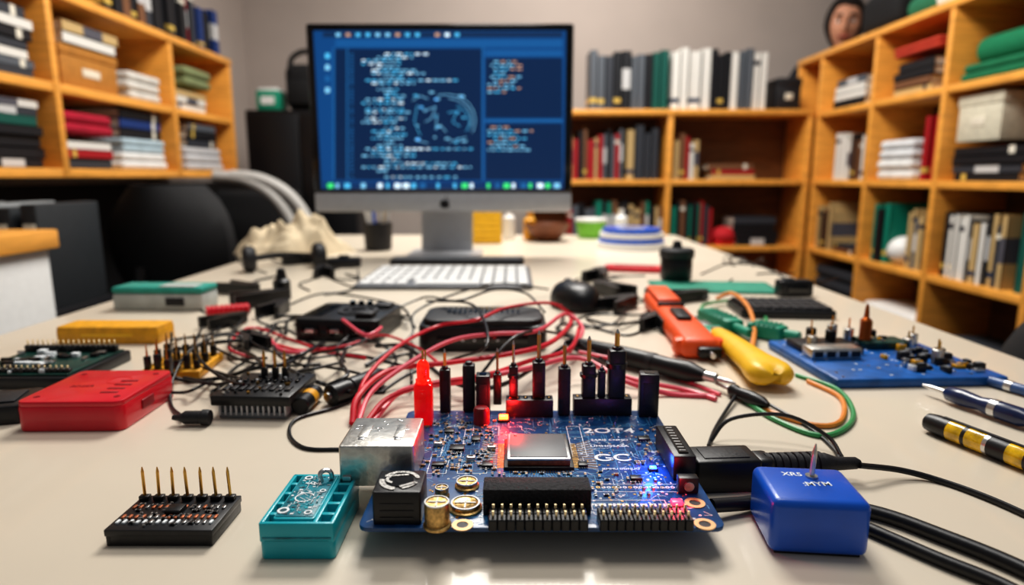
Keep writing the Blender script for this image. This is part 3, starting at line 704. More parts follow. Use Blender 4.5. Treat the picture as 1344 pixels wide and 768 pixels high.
def led(px,py,m,lc,e,dz=.012,s=1,dy=-.001,dx=0):
    c=B(px,py); g=G(); g.box((0,0,.001),(.006*s,.004*s,.002),BLK,.0005); g.box((0,0,.0022*s),(.0044*s,.0034*s,.0018*s),m,.0007); part(T,'status_led',g,(c.x,c.y,ZT))
    l=bpy.data.lights.new('led_light','POINT'); l.color=lc; l.energy=e; l.shadow_soft_size=.004
    o=bpy.data.objects.new('led_glow_light',l); bpy.context.collection.objects.link(o); o.parent=T; o.location=(c.x+dx,c.y+dy,ZT+dz)
led(661,553,LEDO,(1,.02,.02),.085,.014,1.6,-.004,.004); led(857,618,LEDB,(.04,.16,1),.028,.009); led(888,666,LEDR,(1,.03,.08),.03,.012,1.4)
rg=G(); rg.box((0,0,.0006),(.002,.0016,.0011),BLK,.0001,seg=1); rg.box((-.0013,0,.0006),(.0007,.0016,.0012),SIL,.0001,seg=1); rg.box((.0013,0,.0006),(.0007,.0016,.0012),SIL,.0001,seg=1); RM=rg.build('resistor')
rg=G(); rg.box((0,0,.0007),(.002,.0016,.0013),mat('tan_ceramic',(170,128,84),.5),.0001,seg=1); rg.box((-.0013,0,.0007),(.0007,.0016,.0014),SIL,.0001,seg=1); rg.box((.0013,0,.0007),(.0007,.0016,.0014),SIL,.0001,seg=1); RM2=rg.build('ceramic_capacitor')
n=0
zones=[(570,552,660,620),(570,552,650,600),(755,620,860,652),(835,560,865,612),(590,560,650,600),(555,600,640,625),(640,618,770,625),(560,556,640,580)]
while n<195:
    z=R.choice(zones); c=B(R.uniform(z[0],z[2]),R.uniform(z[1],z[3]))
    if abs(c.x-mcx)<.026 and abs(c.y-mcy)<.026: n+=.2; continue
    d_=R.choice([RM,RM2]); part(T,d_.name,d_,(c.x,c.y,ZT),(0,0,R.choice([0,pi/2]))); n+=1
for px,py,w,h in((600,590,.010,.008),(640,612,.007,.007),(845,578,.008,.006),(765,612,.006,.006),(590,568,.007,.006),(625,578,.006,.008),(835,630,.007,.005),(575,612,.008,.005)):
    c=B(px,py); g=G(); g.box((0,0,.0012),(w,h,.0022),BLK,.0003)
    for i in range(4):
        for s in(-1,1): g.box((-w*.38+i*w*.25,s*(h/2+.0006),.0006),(.0008,.0016,.0005),SIL)
    part(T,'small_chip',g,(c.x,c.y,ZT))
for px,py in((575,585),(618,604),(645,590)):
    c=B(px,py); g=G(); g.rbox((0,0,.0015),(.006,.0045,.003),STEEL,.001,.0004); g.box((0,0,.0031),(.003,.002,.0004),BLK); part(T,'crystal',g,(c.x,c.y,ZT))
# ================================================= power plug + cables
p0=Vector((.1165,.392,TZ))
T=thing('power_plug','black barrel power plug with ribbed strain relief beside the board','plug',p0,.07)
g=G(); g.box((.0215,0,.011),(.043,.026,.022),BLK,.0022,seg=3); g.box((.0215,0,.0222),(.03,.016,.001),BLK2,.0004); g.box((.048,0,.012),(.012,.018,.016),BLK,.003,seg=3); part(T,'housing',g)
g=G(); prof=[(.008,.05)]
x=.05
while x<.09: prof+=[(.0086,x),(.0086,x+.003),(.0074,x+.0034),(.0074,x+.0046)]; x+=.005
prof+=[(.0074,.092),(.0045,.1),(.004,.113),(.0022,.116)]
g.lathe(prof,BLK2,20,Matrix.Translation((0,0,.012))@Matrix.Rotation(pi/2,4,'Y')); part(T,'strain_relief',g)
g=G(); g.cyl((-.004,0,.012),(.001,0,.012),.005,SIL,n=14); part(T,'metal_contact',g)
wire([(1128,611,.010),(1180,617,.004),(1230,630,0),(1300,655,0),(1400,700,0),(1560,770,0)],.0021,BLK,'thin black cable leaving the power plug','power_cable','cable')
wire([(934,664,.004),(975,661,.002),(1040,655,0),(1145,672,0),(1240,705,0),(1344,748,0),(1480,820,0)],.0042,BLK,'thick black cable running along the table','thick_cable','cable',n=12)
wire([(1140,694,0),(1230,733,0),(1330,775,0),(1450,850,0)],.0036,BLK,'second thick black cable running along the table','thick_cable','cable',n=12)
# ================================================= foreground modules
bl=Vector((.1655,.332,TZ))
T=thing('blue_relay_module','rounded glossy blue block with white lettering and metal pin','electronic module',bl,-.1)
g=G(); g.box((0,0,.0165),(.051,.044,.031),BLUE,.0045,seg=4); part(T,'body',g)
g=G(); g.box((0,0,.0008),(.044,.038,.0016),BLK); part(T,'base',g)
g=G(); g.text('XR5',.0062,SILK,Matrix.Translation((-.006,.010,.0321))); g.text(':MYM',.0066,SILK,Matrix.Translation((.004,-.001,.0321))@Matrix.Rotation(.1,4,'Z')); part(T,'printed_text',g)
g=G(); g.cyl((.004,.008,.032),(.0046,.008,.046),.0015,STEEL,n=10); g.cyl((.0046,.008,.046),(.005,.008,.052),.0015,STEEL,r2=.0004,n=10); g.ring((.004,.008,.032),.0034,.0014,.001,SIL,14); part(T,'pin',g)
loc,w,d=fp(342,440,735,622,.021)
T=thing('teal_sensor_module','teal plastic sensor housing with circuit face and recessed slots','electronic module',loc)
g=G(); g.rbox((0,0,.006),(w,d,.012),TEAL,.003,.001); t=.0025
for s in(-1,1): g.box((s*(w/2-t/2),0,.0155),(t,d*.99,.011),TEAL,.0008); g.box((0,s*(d/2-t/2),.0155),(w*.99,t,.011),TEAL,.0008)
g.box((w*.24,0,.0155),(t,d*.95,.011),TEAL,.0006)
for i in range(4): g.box((w*.36,-d*.30+i*d*.20,.0155),(w*.24,.0030,.010),TEAL,.0006)
g.box((w*.36,0,.0122),(w*.23,d*.93,.0008),TEALD)
for i in range(4): g.box((-w*.41,-d*.3+i*d*.2,.0155),(w*.12,.0030,.010),TEAL,.0006)
g.box((0,-d/2+.0001,.0125),(w*.92,.0008,.0012),TEALD,.0002)
part(T,'housing',g)
g=G(); g.rbox((-w*.06,.0,.0165),(w*.56,d*.88,.0105),TEAL,.002,.0006); g.box((-w*.06,.0,.0219),(w*.51,d*.82,.0006),TEALD,.0002)
for i in range(90): g.box((-w*.06+R.uniform(-.23,.23)*w,R.uniform(-.38,.38)*d,.0223),(R.uniform(.0006,.002),R.uniform(.0005,.0014),.0004),R.choice([SILK,TEAL,SILK,TEAL,SIL,TEALH]))
for i in range(40):
    x=-w*.06+R.uniform(-.21,.2)*w;y=R.uniform(-.36,.36)*d; g.line((x,y),(x+R.choice([0,.004]),y+R.choice([.004,-.003])),.0003,.02245,SILK)
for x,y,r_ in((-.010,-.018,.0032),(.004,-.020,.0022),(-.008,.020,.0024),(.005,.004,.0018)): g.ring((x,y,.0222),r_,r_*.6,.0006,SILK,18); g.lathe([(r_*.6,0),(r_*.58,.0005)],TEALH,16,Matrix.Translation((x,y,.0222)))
g.arc((-w*.08,-d*.06),.005,20,330,.0007,.0226,SILK); g.text('ANL',.0042,SILK,Matrix.Translation((-.002,.013,.0225))); part(T,'circuit_face',g)
g=G(); g.tube([(.001,.016,.021),(.0,.016,.027),(.003,.018,.0285),(.006,.018,.027),(.006,.019,.0215)],.0014,SIL,sub=4); part(T,'metal_clip',g)
loc,w,d=fp(138,280,718,650,.010)
T=thing('pin_header_module','small black breakout board with seven tall gold pins','electronic module',loc)
g=G(); g.box((0,0,.008),(w,d,.004),PCBK,.0006); g.box((0,-d/2+.002,.004),(w*.98,.003,.008),BLK,.0005)
for s in(-1,1): g.box((s*(w/2-.002),0,.004),(.003,d*.98,.008),BLK,.0006)
g.box((0,d/2-.002,.004),(w*.98,.003,.008),BLK,.0005)
part(T,'board',g)
CP=mat('copper_pad',(196,120,84),.4,.6)
for ry,m_ in((-.30,SILK),(-.16,CP),(.12,CP)):
    g=G()
    for i in range(15): g.box((-w*.44+i*w*.0625,d*ry,.0104),(w*.028,d*.09,.0014),R.choice([m_,m_,SIL]),.0003)
    part(T,'contact_row',g)
g=G(); g.box((0,d*.0,.0115),(.009,.008,.003),BLK,.0004); part(T,'small_chip',g)
for i in range(7):
    g=G(); g.box((-w*.43+i*w*.143,d*.36,.0115),(w*.1,.004,.003),BLK,.0006); part(T,'pin_base',g)
    g=G(); lean=R.uniform(-.0006,.0006); g.cyl((0,0,0),(lean,0,.015),.0009,GOLD,n=8); g.cyl((lean,0,.015),(lean*1.1,0,.018),.0009,GOLD,r2=.0003,n=8); part(T,'pin',g,(-w*.43+i*w*.143,d*.36,.0129))
for i in range(34): part(T,'resistor',RM,(R.uniform(-.42,.42)*w,R.uniform(-.4,.22)*d,.0101),(0,0,R.choice([0,pi/2])))
loc,w,d=fp(22,160,567,487,.024)
DR=mat('dark_red_print',(140,8,24),.5)
T=thing('red_plastic_enclosure','glossy red plastic enclosure with embossed lid','enclosure',loc,.02)
g=G(); g.rbox((0,0,.0105),(w,d,.021),RED,.007,.0015); part(T,'body',g)
g=G(); g.rbox((0,0,.0225),(w*.99,d*.99,.005),RED,.007,.0012); g.ring((.01,.012,.0248),.010,.009,.0004,RED,24); g.text('2DS5R',.007,DR,Matrix.Translation((-.012,-.004,.0251)))
for x in(-.032,.032):
    for y in(-.03,.03): g.ring((x,y,.0248),.0025,.0012,.0005,DR,12)
for i in range(4): g.box((.02,-.02+i*.01,.0251),(.014,.003,.0006),DR,.0002)
part(T,'lid',g)
g=G(); g.box((w/2+.0002,-.005,.012),(.002,.018,.008),DR,.0006); part(T,'side_latch',g)
loc,w,d=fp(-60,92,512,452,.018)
T=thing('green_board_in_tray','dark green circuit board with header rows in black tray','circuit board',loc)
GD=mat('green_circuit_board',(8,58,50),.4,v=.5,ns=120)
g=G(); g.box((0,0,.006),(w,d,.012),BLK,.002); part(T,'tray',g)
g=G(); g.box((0,0,.013),(w*.92,d*.9,.002),GD,.0004)
for i in range(40): g.box((R.uniform(-.42,.42)*w,R.uniform(-.4,.3)*d,.015),(R.uniform(.002,.012),R.uniform(.002,.008),R.uniform(.003,.007)),R.choice([BLK,BLK,SIL,SILK,BLK]),.0003)
part(T,'circuit_board',g)
header(T,0,d*.36,18,w*.9/18,1,.007,.006,.014); header(T,0,-d*.38,18,w*.9/18,1,.004,.003,.014)
g=G(); loc=tp(-20,558); g.rbox((0,0,.008),(.05,.05,.016),BLK,.006,.002); g.box((.0,0,.0165),(.03,.03,.002),BLK2,.0006); thing('small_black_module','small black module with flat face','electronic module',loc+Vector((0,.02,0)),.3,g)
loc,w,d=fp(74,208,452,421,.020)
T=thing('yellow_plastic_case','amber yellow slim plastic case','case',loc)
g=G(); g.rbox((0,0,.009),(w,d,.018),AMB,.004,.0015); part(T,'body',g)
g=G(); g.rbox((0,0,.019),(w*.99,d*.98,.004),AMB,.004,.0012); g.box((0,-d/2-.0004,.011),(w*.5,.0012,.003),YEL,.0004); part(T,'lid',g)
loc,w,d=fp(178,256,500,462,.010)
T=thing('orange_pin_board','orange perforated board with tall black-tipped pins','circuit board',loc,.1)
g=G(); g.box((0,0,.005),(w,d,.008),AMB,.001)
for i in range(8):
    for j_ in range(4): g.ring((-w*.42+i*w*.12,-d*.35+j_*d*.23,.009),.0018,.001,.0004,BLK,8)
part(T,'board',g)
for i in range(6):
    for j_ in range(3):
        g=G(); hh=R.uniform(.008,.016); g.box((0,0,hh/2),(.0055,.0055,hh),BLK,.0006); g.cyl((0,0,hh),(0,0,hh+.012),.0012,GOLD,r2=.0005,n=8); part(T,'pin',g,(-w*.40+i*w*.16,-d*.34+j_*d*.33,.009))
loc,w,d=fp(283,378,553,487,.022)
T=thing('motor_driver_module','black driver module on finned metal heat sink','electronic module',loc,-.04)
g=G(); g.box((0,0,.003),(w*.95,d*.85,.005),GREYP,.0005)
for i in range(13): g.box((-w*.46+i*w*.077,0,.0075),(w*.03,d*.86,.009),SIL2,.0004)
part(T,'heat_sink',g)
g=G(); g.box((0,.0,.0165),(w*1.12,d*.95,.009),BLK,.0015)
for i in range(9): g.box((-w*.45+i*w*.11,-d*.2,.0216),(w*.07,d*.16,.0022),BLK2,.0005); g.box((-w*.45+i*w*.11,d*.1,.0216),(w*.05,d*.1,.003),BLKG,.0005)
for i in range(40): g.box((R.uniform(-.5,.5)*w,R.uniform(-.42,.42)*d,.0222),(.002,.0016,.002),R.choice([GOLD,SIL,SILK,BLK2]))
part(T,'housing',g)
for x in(-.008,.002,.011):
    g=G(); g.box((0,0,.005),(.005,.005,.010),BLK,.0006); g.cyl((0,0,.01),(0,0,.022),.0014,GOLD,n=8); g.cyl((0,0,.022),(0,0,.026),.0014,GOLD,r2=.0003,n=8); part(T,'pin',g,(x,d*.25,.021))
g=G(); g.cyl((0,-.02,0),(0,.018,0),.0075,BLK,n=18,b=.001); g.cyl((0,-.004,0),(0,.006,0),.0078,AMB,n=18); part(T,'cylinder_capacitor',g,(w*.62,0,.0078))
g=G(); p0=tp(286,545,TZ+.008); g.axis((0,0,0),(-.03,-.001,0),[(.006,0),(.0065,.002),(.0065,.006),(.0055,.007),(.0055,.02),(.003,.024),(.002,.03)],BLK2,14)
thing('round_cable_plug','small round black cable plug','plug',(p0.x-.006,p0.y-.001,TZ+.0066),0,g)
def lie(px0,py0,px1,py1,r): 
    a=tp(px0,py0,TZ+r);b=tp(px1,py1,TZ+r); return a,(b-a),(b-a).length,math.atan2((b-a).y,(b-a).x)
MR=Matrix.Rotation(pi/2,4,'Y')
a,dv,Ln,rz=lie(432,520,505,492,.010)
g=G(); g.lathe([(.006,0),(.0095,.002),(.0095,.02),(.0085,.021),(.0085,.024),(.0098,.025),(.0098,Ln-.01),(.006,Ln)],BLK,20,MR); g.cyl((.0,0,0),(-.003,0,0),.004,SIL,n=12)
thing('inline_connector','black cylindrical inline connector','connector',(a.x,a.y,TZ+.0098),rz,g)
loc,w,d=fp(390,505,449,396,.03)
T=thing('black_adapter_box','black plastic adapter box with grille and round recess','electronic module',loc,-.12)
g=G(); g.rbox((0,0,.014),(w,d,.028),BLK,.008,.002); part(T,'body',g)
g=G(); g.ring((w*.1,0,.028),.026,.02,.002,BLK2,28)
for i in range(8): g.box((-w*.34,-d*.3+i*d*.085,.0285),(w*.22,.003,.0016),BLKG,.0003)
g.ring((w*.1,0,.028),.014,.01,.002,BLK2,24); g.box((w*.3,-d*.3,.031),(w*.2,d*.2,.008),BLK2,.002); g.box((w*.32,d*.3,.030),(w*.22,d*.22,.006),BLK2,.002)
for i in range(3): g.cyl((-w*.1+i*.012,d*.36,.028),(-w*.1+i*.012,d*.36,.034),.004,BLKG,n=12)
part(T,'top_grille',g)
for i in range(3):
    g=G(); g.box((-w*.3+i*w*.3,-d/2-.001,.014),(w*.2,.003,.012),BLKG,.0006); g.box((-w*.3+i*w*.3,-d/2-.002,.014),(w*.1,.003,.005),SIL,.0004); part(T,'port',g)
loc,w,d=fp(548,718,462,402,.036)
T=thing('network_router','black network router with vented lid and label strip','router',loc,.0)
g=G(); g.rbox((0,0,.015),(w,d,.030),BLK,.016,.003); part(T,'body',g)
g=G(); g.rbox((0,.0,.033),(w*.94,d*.92,.008),BLK2,.02,.003)
for i in range(14): g.box((-w*.28+i*w*.043,.012,.0372),(w*.02,d*.4,.0012),BLKG,.0003)
g.text('BLLT',.016,GREYP,Matrix.Translation((-.0,-d*.30,.0373))); part(T,'lid',g)
g=G(); g.box((0,-d/2-.0006,.014),(w*.7,.0025,.010),BLKG,.0008)
for i in range(6): g.box((-w*.24+i*w*.09,-d/2-.002,.014),(.003,.001,.0015),SILK)
part(T,'front_strip',g)
for s in(-1,1):
    g=G(); g.box((s*w*.42,0,.001),(.014,d*.8,.002),BLK2); part(T,'foot',g)
loc=tp(757,408); T=thing('computer_mouse','rounded black computer mouse','mouse',loc+Vector((0,.03,0)),.3)
g=G(); n=24
g.loft([[ (.036*math.cos(2*pi*j/n)*s_, .055*math.sin(2*pi*j/n)*s_, z) for j in range(n)] for s_,z in((.85,0),(1,.004),(1,.012),(.95,.022),(.82,.031),(.6,.037),(.3,.0395),(.01,.04))],BLK); part(T,'body',g)
g=G(); g.cyl((-.004,.03,.034),(.004,.03,.034),.007,BLK2,n=14); part(T,'scroll_wheel',g)
loc,w,d=fp(148,268,408,370,.036)
PG=mat('pale_grey_plastic',(186,190,186),.5)
T=thing('mint_and_white_case','pale grey rectangular case with mint green lid','case',loc,-.03)
g=G(); g.box((0,0,.013),(w,d,.026),PG,.004); part(T,'body',g)
g=G(); g.box((0,0,.031),(w*1.01,d*1.01,.01),mat('mint_plastic',(40,150,136),.45),.004); g.box((.03,-.01,.0365),(w*.4,d*.5,.002),PG,.001); part(T,'lid',g)
g=G(); g.box((w*.2,-d/2-.001,.014),(w*.2,.003,.012),BLK2,.001); part(T,'latch',g)
a,dv,Ln,rz=lie(270,409,328,404,.009)
g=G(); pr=[(.004,0)]; x=0
while x<Ln-.006: pr+=[(.0085,x+.001),(.0085,x+.004),(.0068,x+.0045),(.0068,x+.006)]; x+=.0065
pr+=[(.003,Ln)]
g.lathe(pr,RED,16,MR); thing('red_ribbed_sleeve','red ribbed rubber sleeve','sleeve',(a.x,a.y,TZ+.0085),rz,g)
def clip(px,py,rz,label='black plastic spring clamp',s=1,m=BLK):
    T=thing('spring_clamp',label,'clamp',tp(px,py),rz,group='spring clamps')
    for k in(-1,1):
        g=G(); rg=[]
        for (x,y,w_) in((-.045,.018,.004),(-.03,.016,.006),(0,.006,.008),(.02,.008,.007),(.04,.002,.004)):
            x*=s;y*=s*k;w_*=s; rg.append([(x,y-w_,.002),(x,y+w_,.002),(x,y+w_,.002+.020*s),(x,y-w_,.002+.020*s)])
        g.loft(rg,m); part(T,'jaw',g)
    g=G(); g.ring((0,0,.006*s),.009*s,.006*s,.012*s,BLK2,16); part(T,'spring',g)
    return T
for a in((345,400,.6,1),(318,386,-.4,.9),(365,412,1.5,.8),(800,388,2.1,1),(816,406,.8,.9),(862,430,1.2,.8),(905,395,.3,.8),(785,368,1.2,1),(400,346,.4,1.1),(298,428,.9,.7),(330,455,2.2,.7),(425,362,1.9,.9)): clip(a[0],a[1],a[2],s=a[3])
g=G(); g.lathe([(.014,0),(.014,.03),(.009,.034),(.006,.05),(.001,.052)],BLK,16); thing('black_bottle_cap','small black nozzle cap standing upright','cap',tp(371,392),0,g)
a,dv,Ln,rz=lie(752,452,925,494,.011)
T=thing('soldering_iron','black handled soldering iron lying on the table','soldering iron',(a.x,a.y,TZ+.0115),rz)
g=G(); g.lathe([(.003,-.01),(.007,0),(.009,.02),(.0105,Ln*.35),(.0105,Ln*.6),(.0095,Ln*.75),(.0105,Ln*.9),(.006,Ln)],BLK,20,MR); part(T,'handle',g)
g=G(); g.lathe([(.005,Ln*.985),(.005,Ln+.012),(.0025,Ln+.014),(.0022,Ln+.026),(.0004,Ln+.032)],SIL,14,MR); part(T,'metal_tip',g)
g=G(); g.lathe([(.0108,Ln*.62),(.0108,Ln*.66)],BLK2,20,MR,cap=False); part(T,'grip_ring',g)
a,dv,Ln,rz=lie(938,503,1008,533,.006)
T=thing('test_probe','black test probe with steel tip','probe',(a.x,a.y,TZ+.0066),rz)
g=G(); g.lathe([(.003,Ln*.3),(.0062,Ln*.36),(.0062,Ln*.42),(.005,Ln*.45),(.0065,Ln*.7),(.0055,Ln*.9),(.0025,Ln)],BLK,16,MR); part(T,'handle',g)
g=G(); g.lathe([(.0005,-.004),(.0018,.004),(.0018,Ln*.32)],SIL,12,MR); part(T,'metal_tip',g)
a,dv,Ln,rz=lie(862,393,918,458,.01)
T=thing('orange_crimp_tool','chunky orange plastic tool handle with black parts','tool',(a.x,a.y,TZ),rz)
g=G(); g.box((Ln*.52,0,.012),(Ln*1.04,.044,.024),ORG,.009,seg=3); g.box((Ln*.98,0,.012),(.02,.058,.02),ORG,.006); part(T,'handle',g)
g=G(); g.box((Ln*.17,0,.027),(Ln*.38,.032,.009),ORG,.0035); g.box((Ln*.40,0,.0255),(.006,.036,.006),BLK,.001); part(T,'slider',g)
g=G(); g.rbox((Ln*.62,0,.026),(Ln*.20,.018,.006),BLK,.004,.001); part(T,'button',g)
g=G(); g.box((-.012,0,.014),(.034,.032,.022),BLK,.004); part(T,'end_cap',g)
g=G(); g.box((Ln+.012,.008,.010),(.016,.026,.012),BLK,.003); g.cyl((Ln+.018,.008,.010),(Ln+.030,.008,.010),.003,SIL,n=10); part(T,'nozzle',g)
a,dv,Ln,rz=lie(942,440,1008,492,.012)
T=thing('yellow_handled_tool','orange-yellow rubber-handled tool with rounded twin-lobed end','tool',(a.x,a.y,TZ),rz)
g=G(); rings=[]
for t_,hw,hh in((0,.010,.007),(.15,.012,.009),(.4,.0145,.0105),(.65,.0165,.0115),(.82,.0185,.0125),(.93,.0215,.0140),(1.0,.0225,.0145),(1.06,.0210,.0138),(1.11,.0150,.0105),(1.13,.0060,.0050)):
    rg=[]
    for j_ in range(28):
        q=2*pi*j_/28; notch=1-.35*max(0,t_-.75)*2.2*math.exp(-((abs(math.sin(q))-1)/.2)**2)
        rg.append((Ln*t_-(.006*max(0,t_-.9)*5*math.exp(-(math.cos(q)/.35)**2)),hw*math.cos(q),.0146+hh*math.sin(q)*notch))
    rings.append(rg)
g.loft(rings,YEL); part(T,'handle',g)
g=G(); g.box((-.012,0,.012),(.04,.026,.012),GRN,.004); g.cyl((-.006,0,.006),(-.006,0,.02),.007,SIL,n=14); part(T,'pivot',g)
g=G(); g.box((-.046,0,.012),(.04,.014,.008),SIL,.003); part(T,'jaw',g)
for (x0,y0,x1,y1,lb) in((925,412,985,438,'teal green cable connector with ribbed grip'),(985,430,1050,442,'dark teal cable connector')):
    a,dv,Ln,rz=lie(x0,y0,x1,y1,.01); g=G(); g.box((Ln*.35,0,.010),(Ln*.7,.026,.018),GRN,.004); 
    for i in range(5): g.box((Ln*(.15+i*.1),0,.0195),(.003,.024,.002),GRN,.0006)
    g.cyl((Ln*.7,0,.010),(Ln,0,.010),.006,GRN,n=14,b=.001); thing('green_connector',lb,'connector',(a.x,a.y,TZ),rz,g)
loc,w,d=fp(978,1100,419,391,.014)
T=thing('numeric_keypad','small black numeric keypad','keyboard',loc,-.08)
g=G(); g.rbox((0,0,.006),(w,d,.012),BLK,.006,.002); part(T,'base',g)
kb=G(); kb.box((0,0,0),(1,1,1),BLK2,.1); kbm=kb.build('key')
for i in range(9):
    for j_ in range(4): o=part(T,'key',kbm,(-w*.42+i*w*.105,-d*.34+j_*d*.225,.0135)); o.scale=(w*.09,d*.18,.005)
loc,w,d=fp(1022,1068,390,370,.022); g=G(); g.box((0,0,.014),(w,d,.028),BLK,.004); g.box((-w*.2,0,.029),(w*.3,d*.5,.004),BLK2,.001); g.box((0,-d/2-.001,.014),(w*.6,.003,.012),BLKG,.001)
thing('small_black_speaker','small black box module with grille','electronic module',loc,.1,g)
T=thing('blue_development_board','blue development board with chips, metal connector and copper coil','circuit board',(.392,.665,TZ),.05)
g=G(); g.box((0,0,.005),(.172,.15,.010),mat('blue_board_base',(20,92,166),.4,v=.3,ns=60),.003); 
for i in range(80): 
    x=R.uniform(-.08,.08);y=R.uniform(-.07,.07); g.ring((x,y,.0099),.0016,.0009,.0004,R.choice([SILK,GOLD]),8)
part(T,'board',g)
g=G(); g.box((0,0,.006),(.055,.022,.012),STEEL,.0015); 
for i in range(4): g.box((-.02+i*.0135,-.0112,.006),(.009,.001,.006),BLK)
part(T,'metal_connector',g,(-.05,.0,.010))
g=G(); g.box((0,0,.004),(.065,.045,.008),BLK,.001); part(T,'chip_carrier',g,(-.042,.03,.010))
g=G(); g.box((0,0,.004),(.05,.03,.008),GD,.001)
for i in range(12): g.box((R.uniform(-.02,.02),R.uniform(-.01,.01),.009),(.004,.003,.003),R.choice([BLK,SIL,AMB]),.0003)
part(T,'green_daughter_board',g,(.03,.04,.010))
g=G(); pr=[(.004,0)]
for i in range(8): pr+=[(.0065,.001+i*.003),(.0055,.0025+i*.003)]
g.lathe(pr+[(.003,.026),(.002,.038),(.0004,.042)],mat('copper_coil',(190,98,40),.3,.8),16); part(T,'copper_coil',g,(.01,.04,.018))
for x,y,h in((-.0,.055,.03),(-.02,.055,.025),(.055,.03,.02),(.07,.045,.022),(.062,-.01,.018),(-.05,.045,.022),(-.03,.04,.02),(-.062,.02,.018),(.03,.06,.024),(.045,-.03,.026)):
    g=G(); g.cyl((0,0,0),(0,0,h*.6),.0055,R.choice([BLK,STEEL]),n=14,b=.0008); g.cyl((0,0,h*.6),(0,0,h),.001,GOLD,n=6); part(T,'capacitor',g,(x,y,.018 if x<.0 else .010))
for i in range(34):
    g=G(); a_,b_=R.uniform(.004,.012),R.uniform(.004,.009); hh=R.uniform(.003,.009); g.box((0,0,hh/2),(a_,b_,hh),R.choice([BLK,BLK2,SIL,AMB,WHT,BLK]),.0006); g.box((0,0,hh+.0002),(a_*.6,b_*.6,.0008),GREYP); part(T,'surface_component',g,(R.uniform(.0,.078),R.uniform(-.062,.062) if i%2 else R.uniform(-.06,0),.010))
NAVY=mat('navy_plastic',(14,34,78),.3,coat=.3)
a,dv,Ln,rz=lie(1216,508,1390,566,.008)
T=thing('precision_screwdriver','slim precision screwdriver with navy and chrome handle','screwdriver',(a.x,a.y,TZ+.009),rz)
g=G(); g.lathe([(.003,.018),(.0065,.022),(.0075,.035),(.006,.05),(.0078,.06),(.0078,Ln*.75),(.006,Ln*.8),(.0075,Ln*.9),(.004,Ln)],NAVY,18,MR); part(T,'handle',g)
g=G(); g.lathe([(.001,-.004),(.0022,.004),(.0022,.02)],SIL,12,MR); g.lathe([(.0080,.06),(.0080,.066)],SIL,18,MR,cap=False); part(T,'shaft',g)
AG=mat('amber_gloss',(214,172,24),.15,v=.5,ns=120,coat=.5)
a,dv,Ln,rz=lie(1214,552,1400,624,.008)
T=thing('marker_pen','black pen with glossy yellow and black barrel','pen',(a.x,a.y,TZ+.0083),rz)
g=G(); g.lathe([(.003,0),(.0068,.003),(.008,.010),(.0081,.022)],BLK,18,MR); part(T,'cap',g)
g=G(); 
segs=[(.022,.034,AG),(.034,.037,BLK),(.037,.050,AG),(.050,.053,SIL),(.053,.066,BLK),(.066,.078,AG),(.078,.081,BLK),(.081,Ln*.9,AG)]
for s0,s1,m_ in segs: g.lathe([(.0080,s0),(.0080,s1)],m_,18,MR)
g.lathe([(.008,Ln*.9),(.005,Ln)],BLK,18,MR); part(T,'barrel',g)
g=G(); g.box((.05,0,.0082),(.07,.003,.0012),BLK2,.0005); part(T,'clip',g)
a,dv,Ln,rz=lie(1285,495,1380,522,.006)
g=G(); g.lathe([(.001,0),(.003,.006),(.005,.012),(.005,Ln),(.004,Ln+.004)],mat('pale_blue_plastic',(60,90,140),.3),16,MR); g.cyl((Ln*.4,0,0),(Ln*.5,0,0),.0054,SIL,n=16); thing('small_stylus','thin blue stylus with chrome ring','stylus',(a.x,a.y,TZ+.0055),rz,g)
g=G(); g.box((0,0,.0015),(.22,.12,.003),mat('green_mat',(24,116,94),.7),.001); g.box((0,0,.0032),(.2,.1,.0006),mat('green_mat2',(40,134,110),.7)); thing('cutting_mat','small green cutting mat','mat',tp(935,378),-.1,g)
T=thing('solder_flux_pot','black cylindrical pot with lid and nozzle','pot',tp(891,372)+Vector((0,.025,.0035)))
g=G(); g.lathe([(.028,0),(.03,.003),(.03,.04),(.028,.043)],BLK,24); part(T,'body',g)
g=G(); g.lathe([(.032,.043),(.033,.045),(.033,.058),(.03,.061),(.010,.062),(.007,.075),(.001,.076)],BLK2,24); part(T,'lid',g)
g=G(); g.rbox((0,0,.006),(.13,.04,.012),RED,.018,.004); g.rbox((.0,0,.0125),(.09,.012,.002),DR,.005,.0005); thing('red_case','flat red soft case','case',tp(833,356),-.25,g)
def tape(px,py,R_,h,m1,m2,label,z=0):
    T=thing('tape_roll',label,'tape',tp(px,py)+Vector((0,0,z)),group='tape rolls')
    g=G(); g.ring((0,0,0),R_,R_*.45,h,m1,32); part(T,'tape',g); g=G(); g.ring((0,0,-.0),R_*.45,R_*.4,h,m2,28); part(T,'core',g); return T
tape(828,325,.098,.018,WHT,PAPER,'wide white tape roll lying flat'); tape(828,325,.092,.012,BLUE,PAPER,'blue tape roll stacked on white roll',.0182); tape(828,325,.09,.014,WHT,PAPER,'white tape roll stacked on blue roll',.0304); tape(828,325,.082,.012,BLUE,PAPER,'blue tape roll on top of the stack',.0446)
cp_=tp(497,328)
T=thing('pen_cup','black pen cup holding pens and brushes','cup',cp_)
g=G(); g.lathe([(.03,0),(.036,.003),(.04,.075),(.037,.075),(.033,.005),(.001,.005)],BLK2,24); part(T,'cup',g)
for i in range(6):
    a_=i*1.05; q=G(); m_=R.choice([WHT,CREAM,AMB,BLUE,SIL2]); q.cyl((.012*math.cos(a_),.012*math.sin(a_),.008),(.04*math.cos(a_),.03*math.sin(a_),.13+R.uniform(0,.03)),.004,m_,n=10); q.sph((.04*math.cos(a_),.03*math.sin(a_),.14),.006,m_,8,6)
    thing('pen','pen standing in the black cup','pen',cp_,0,q,'pens in the cup')
g=G()
for i in range(6): g.box((0,0,.01+i*.018),(.1,.09,.017),YEL,.002)
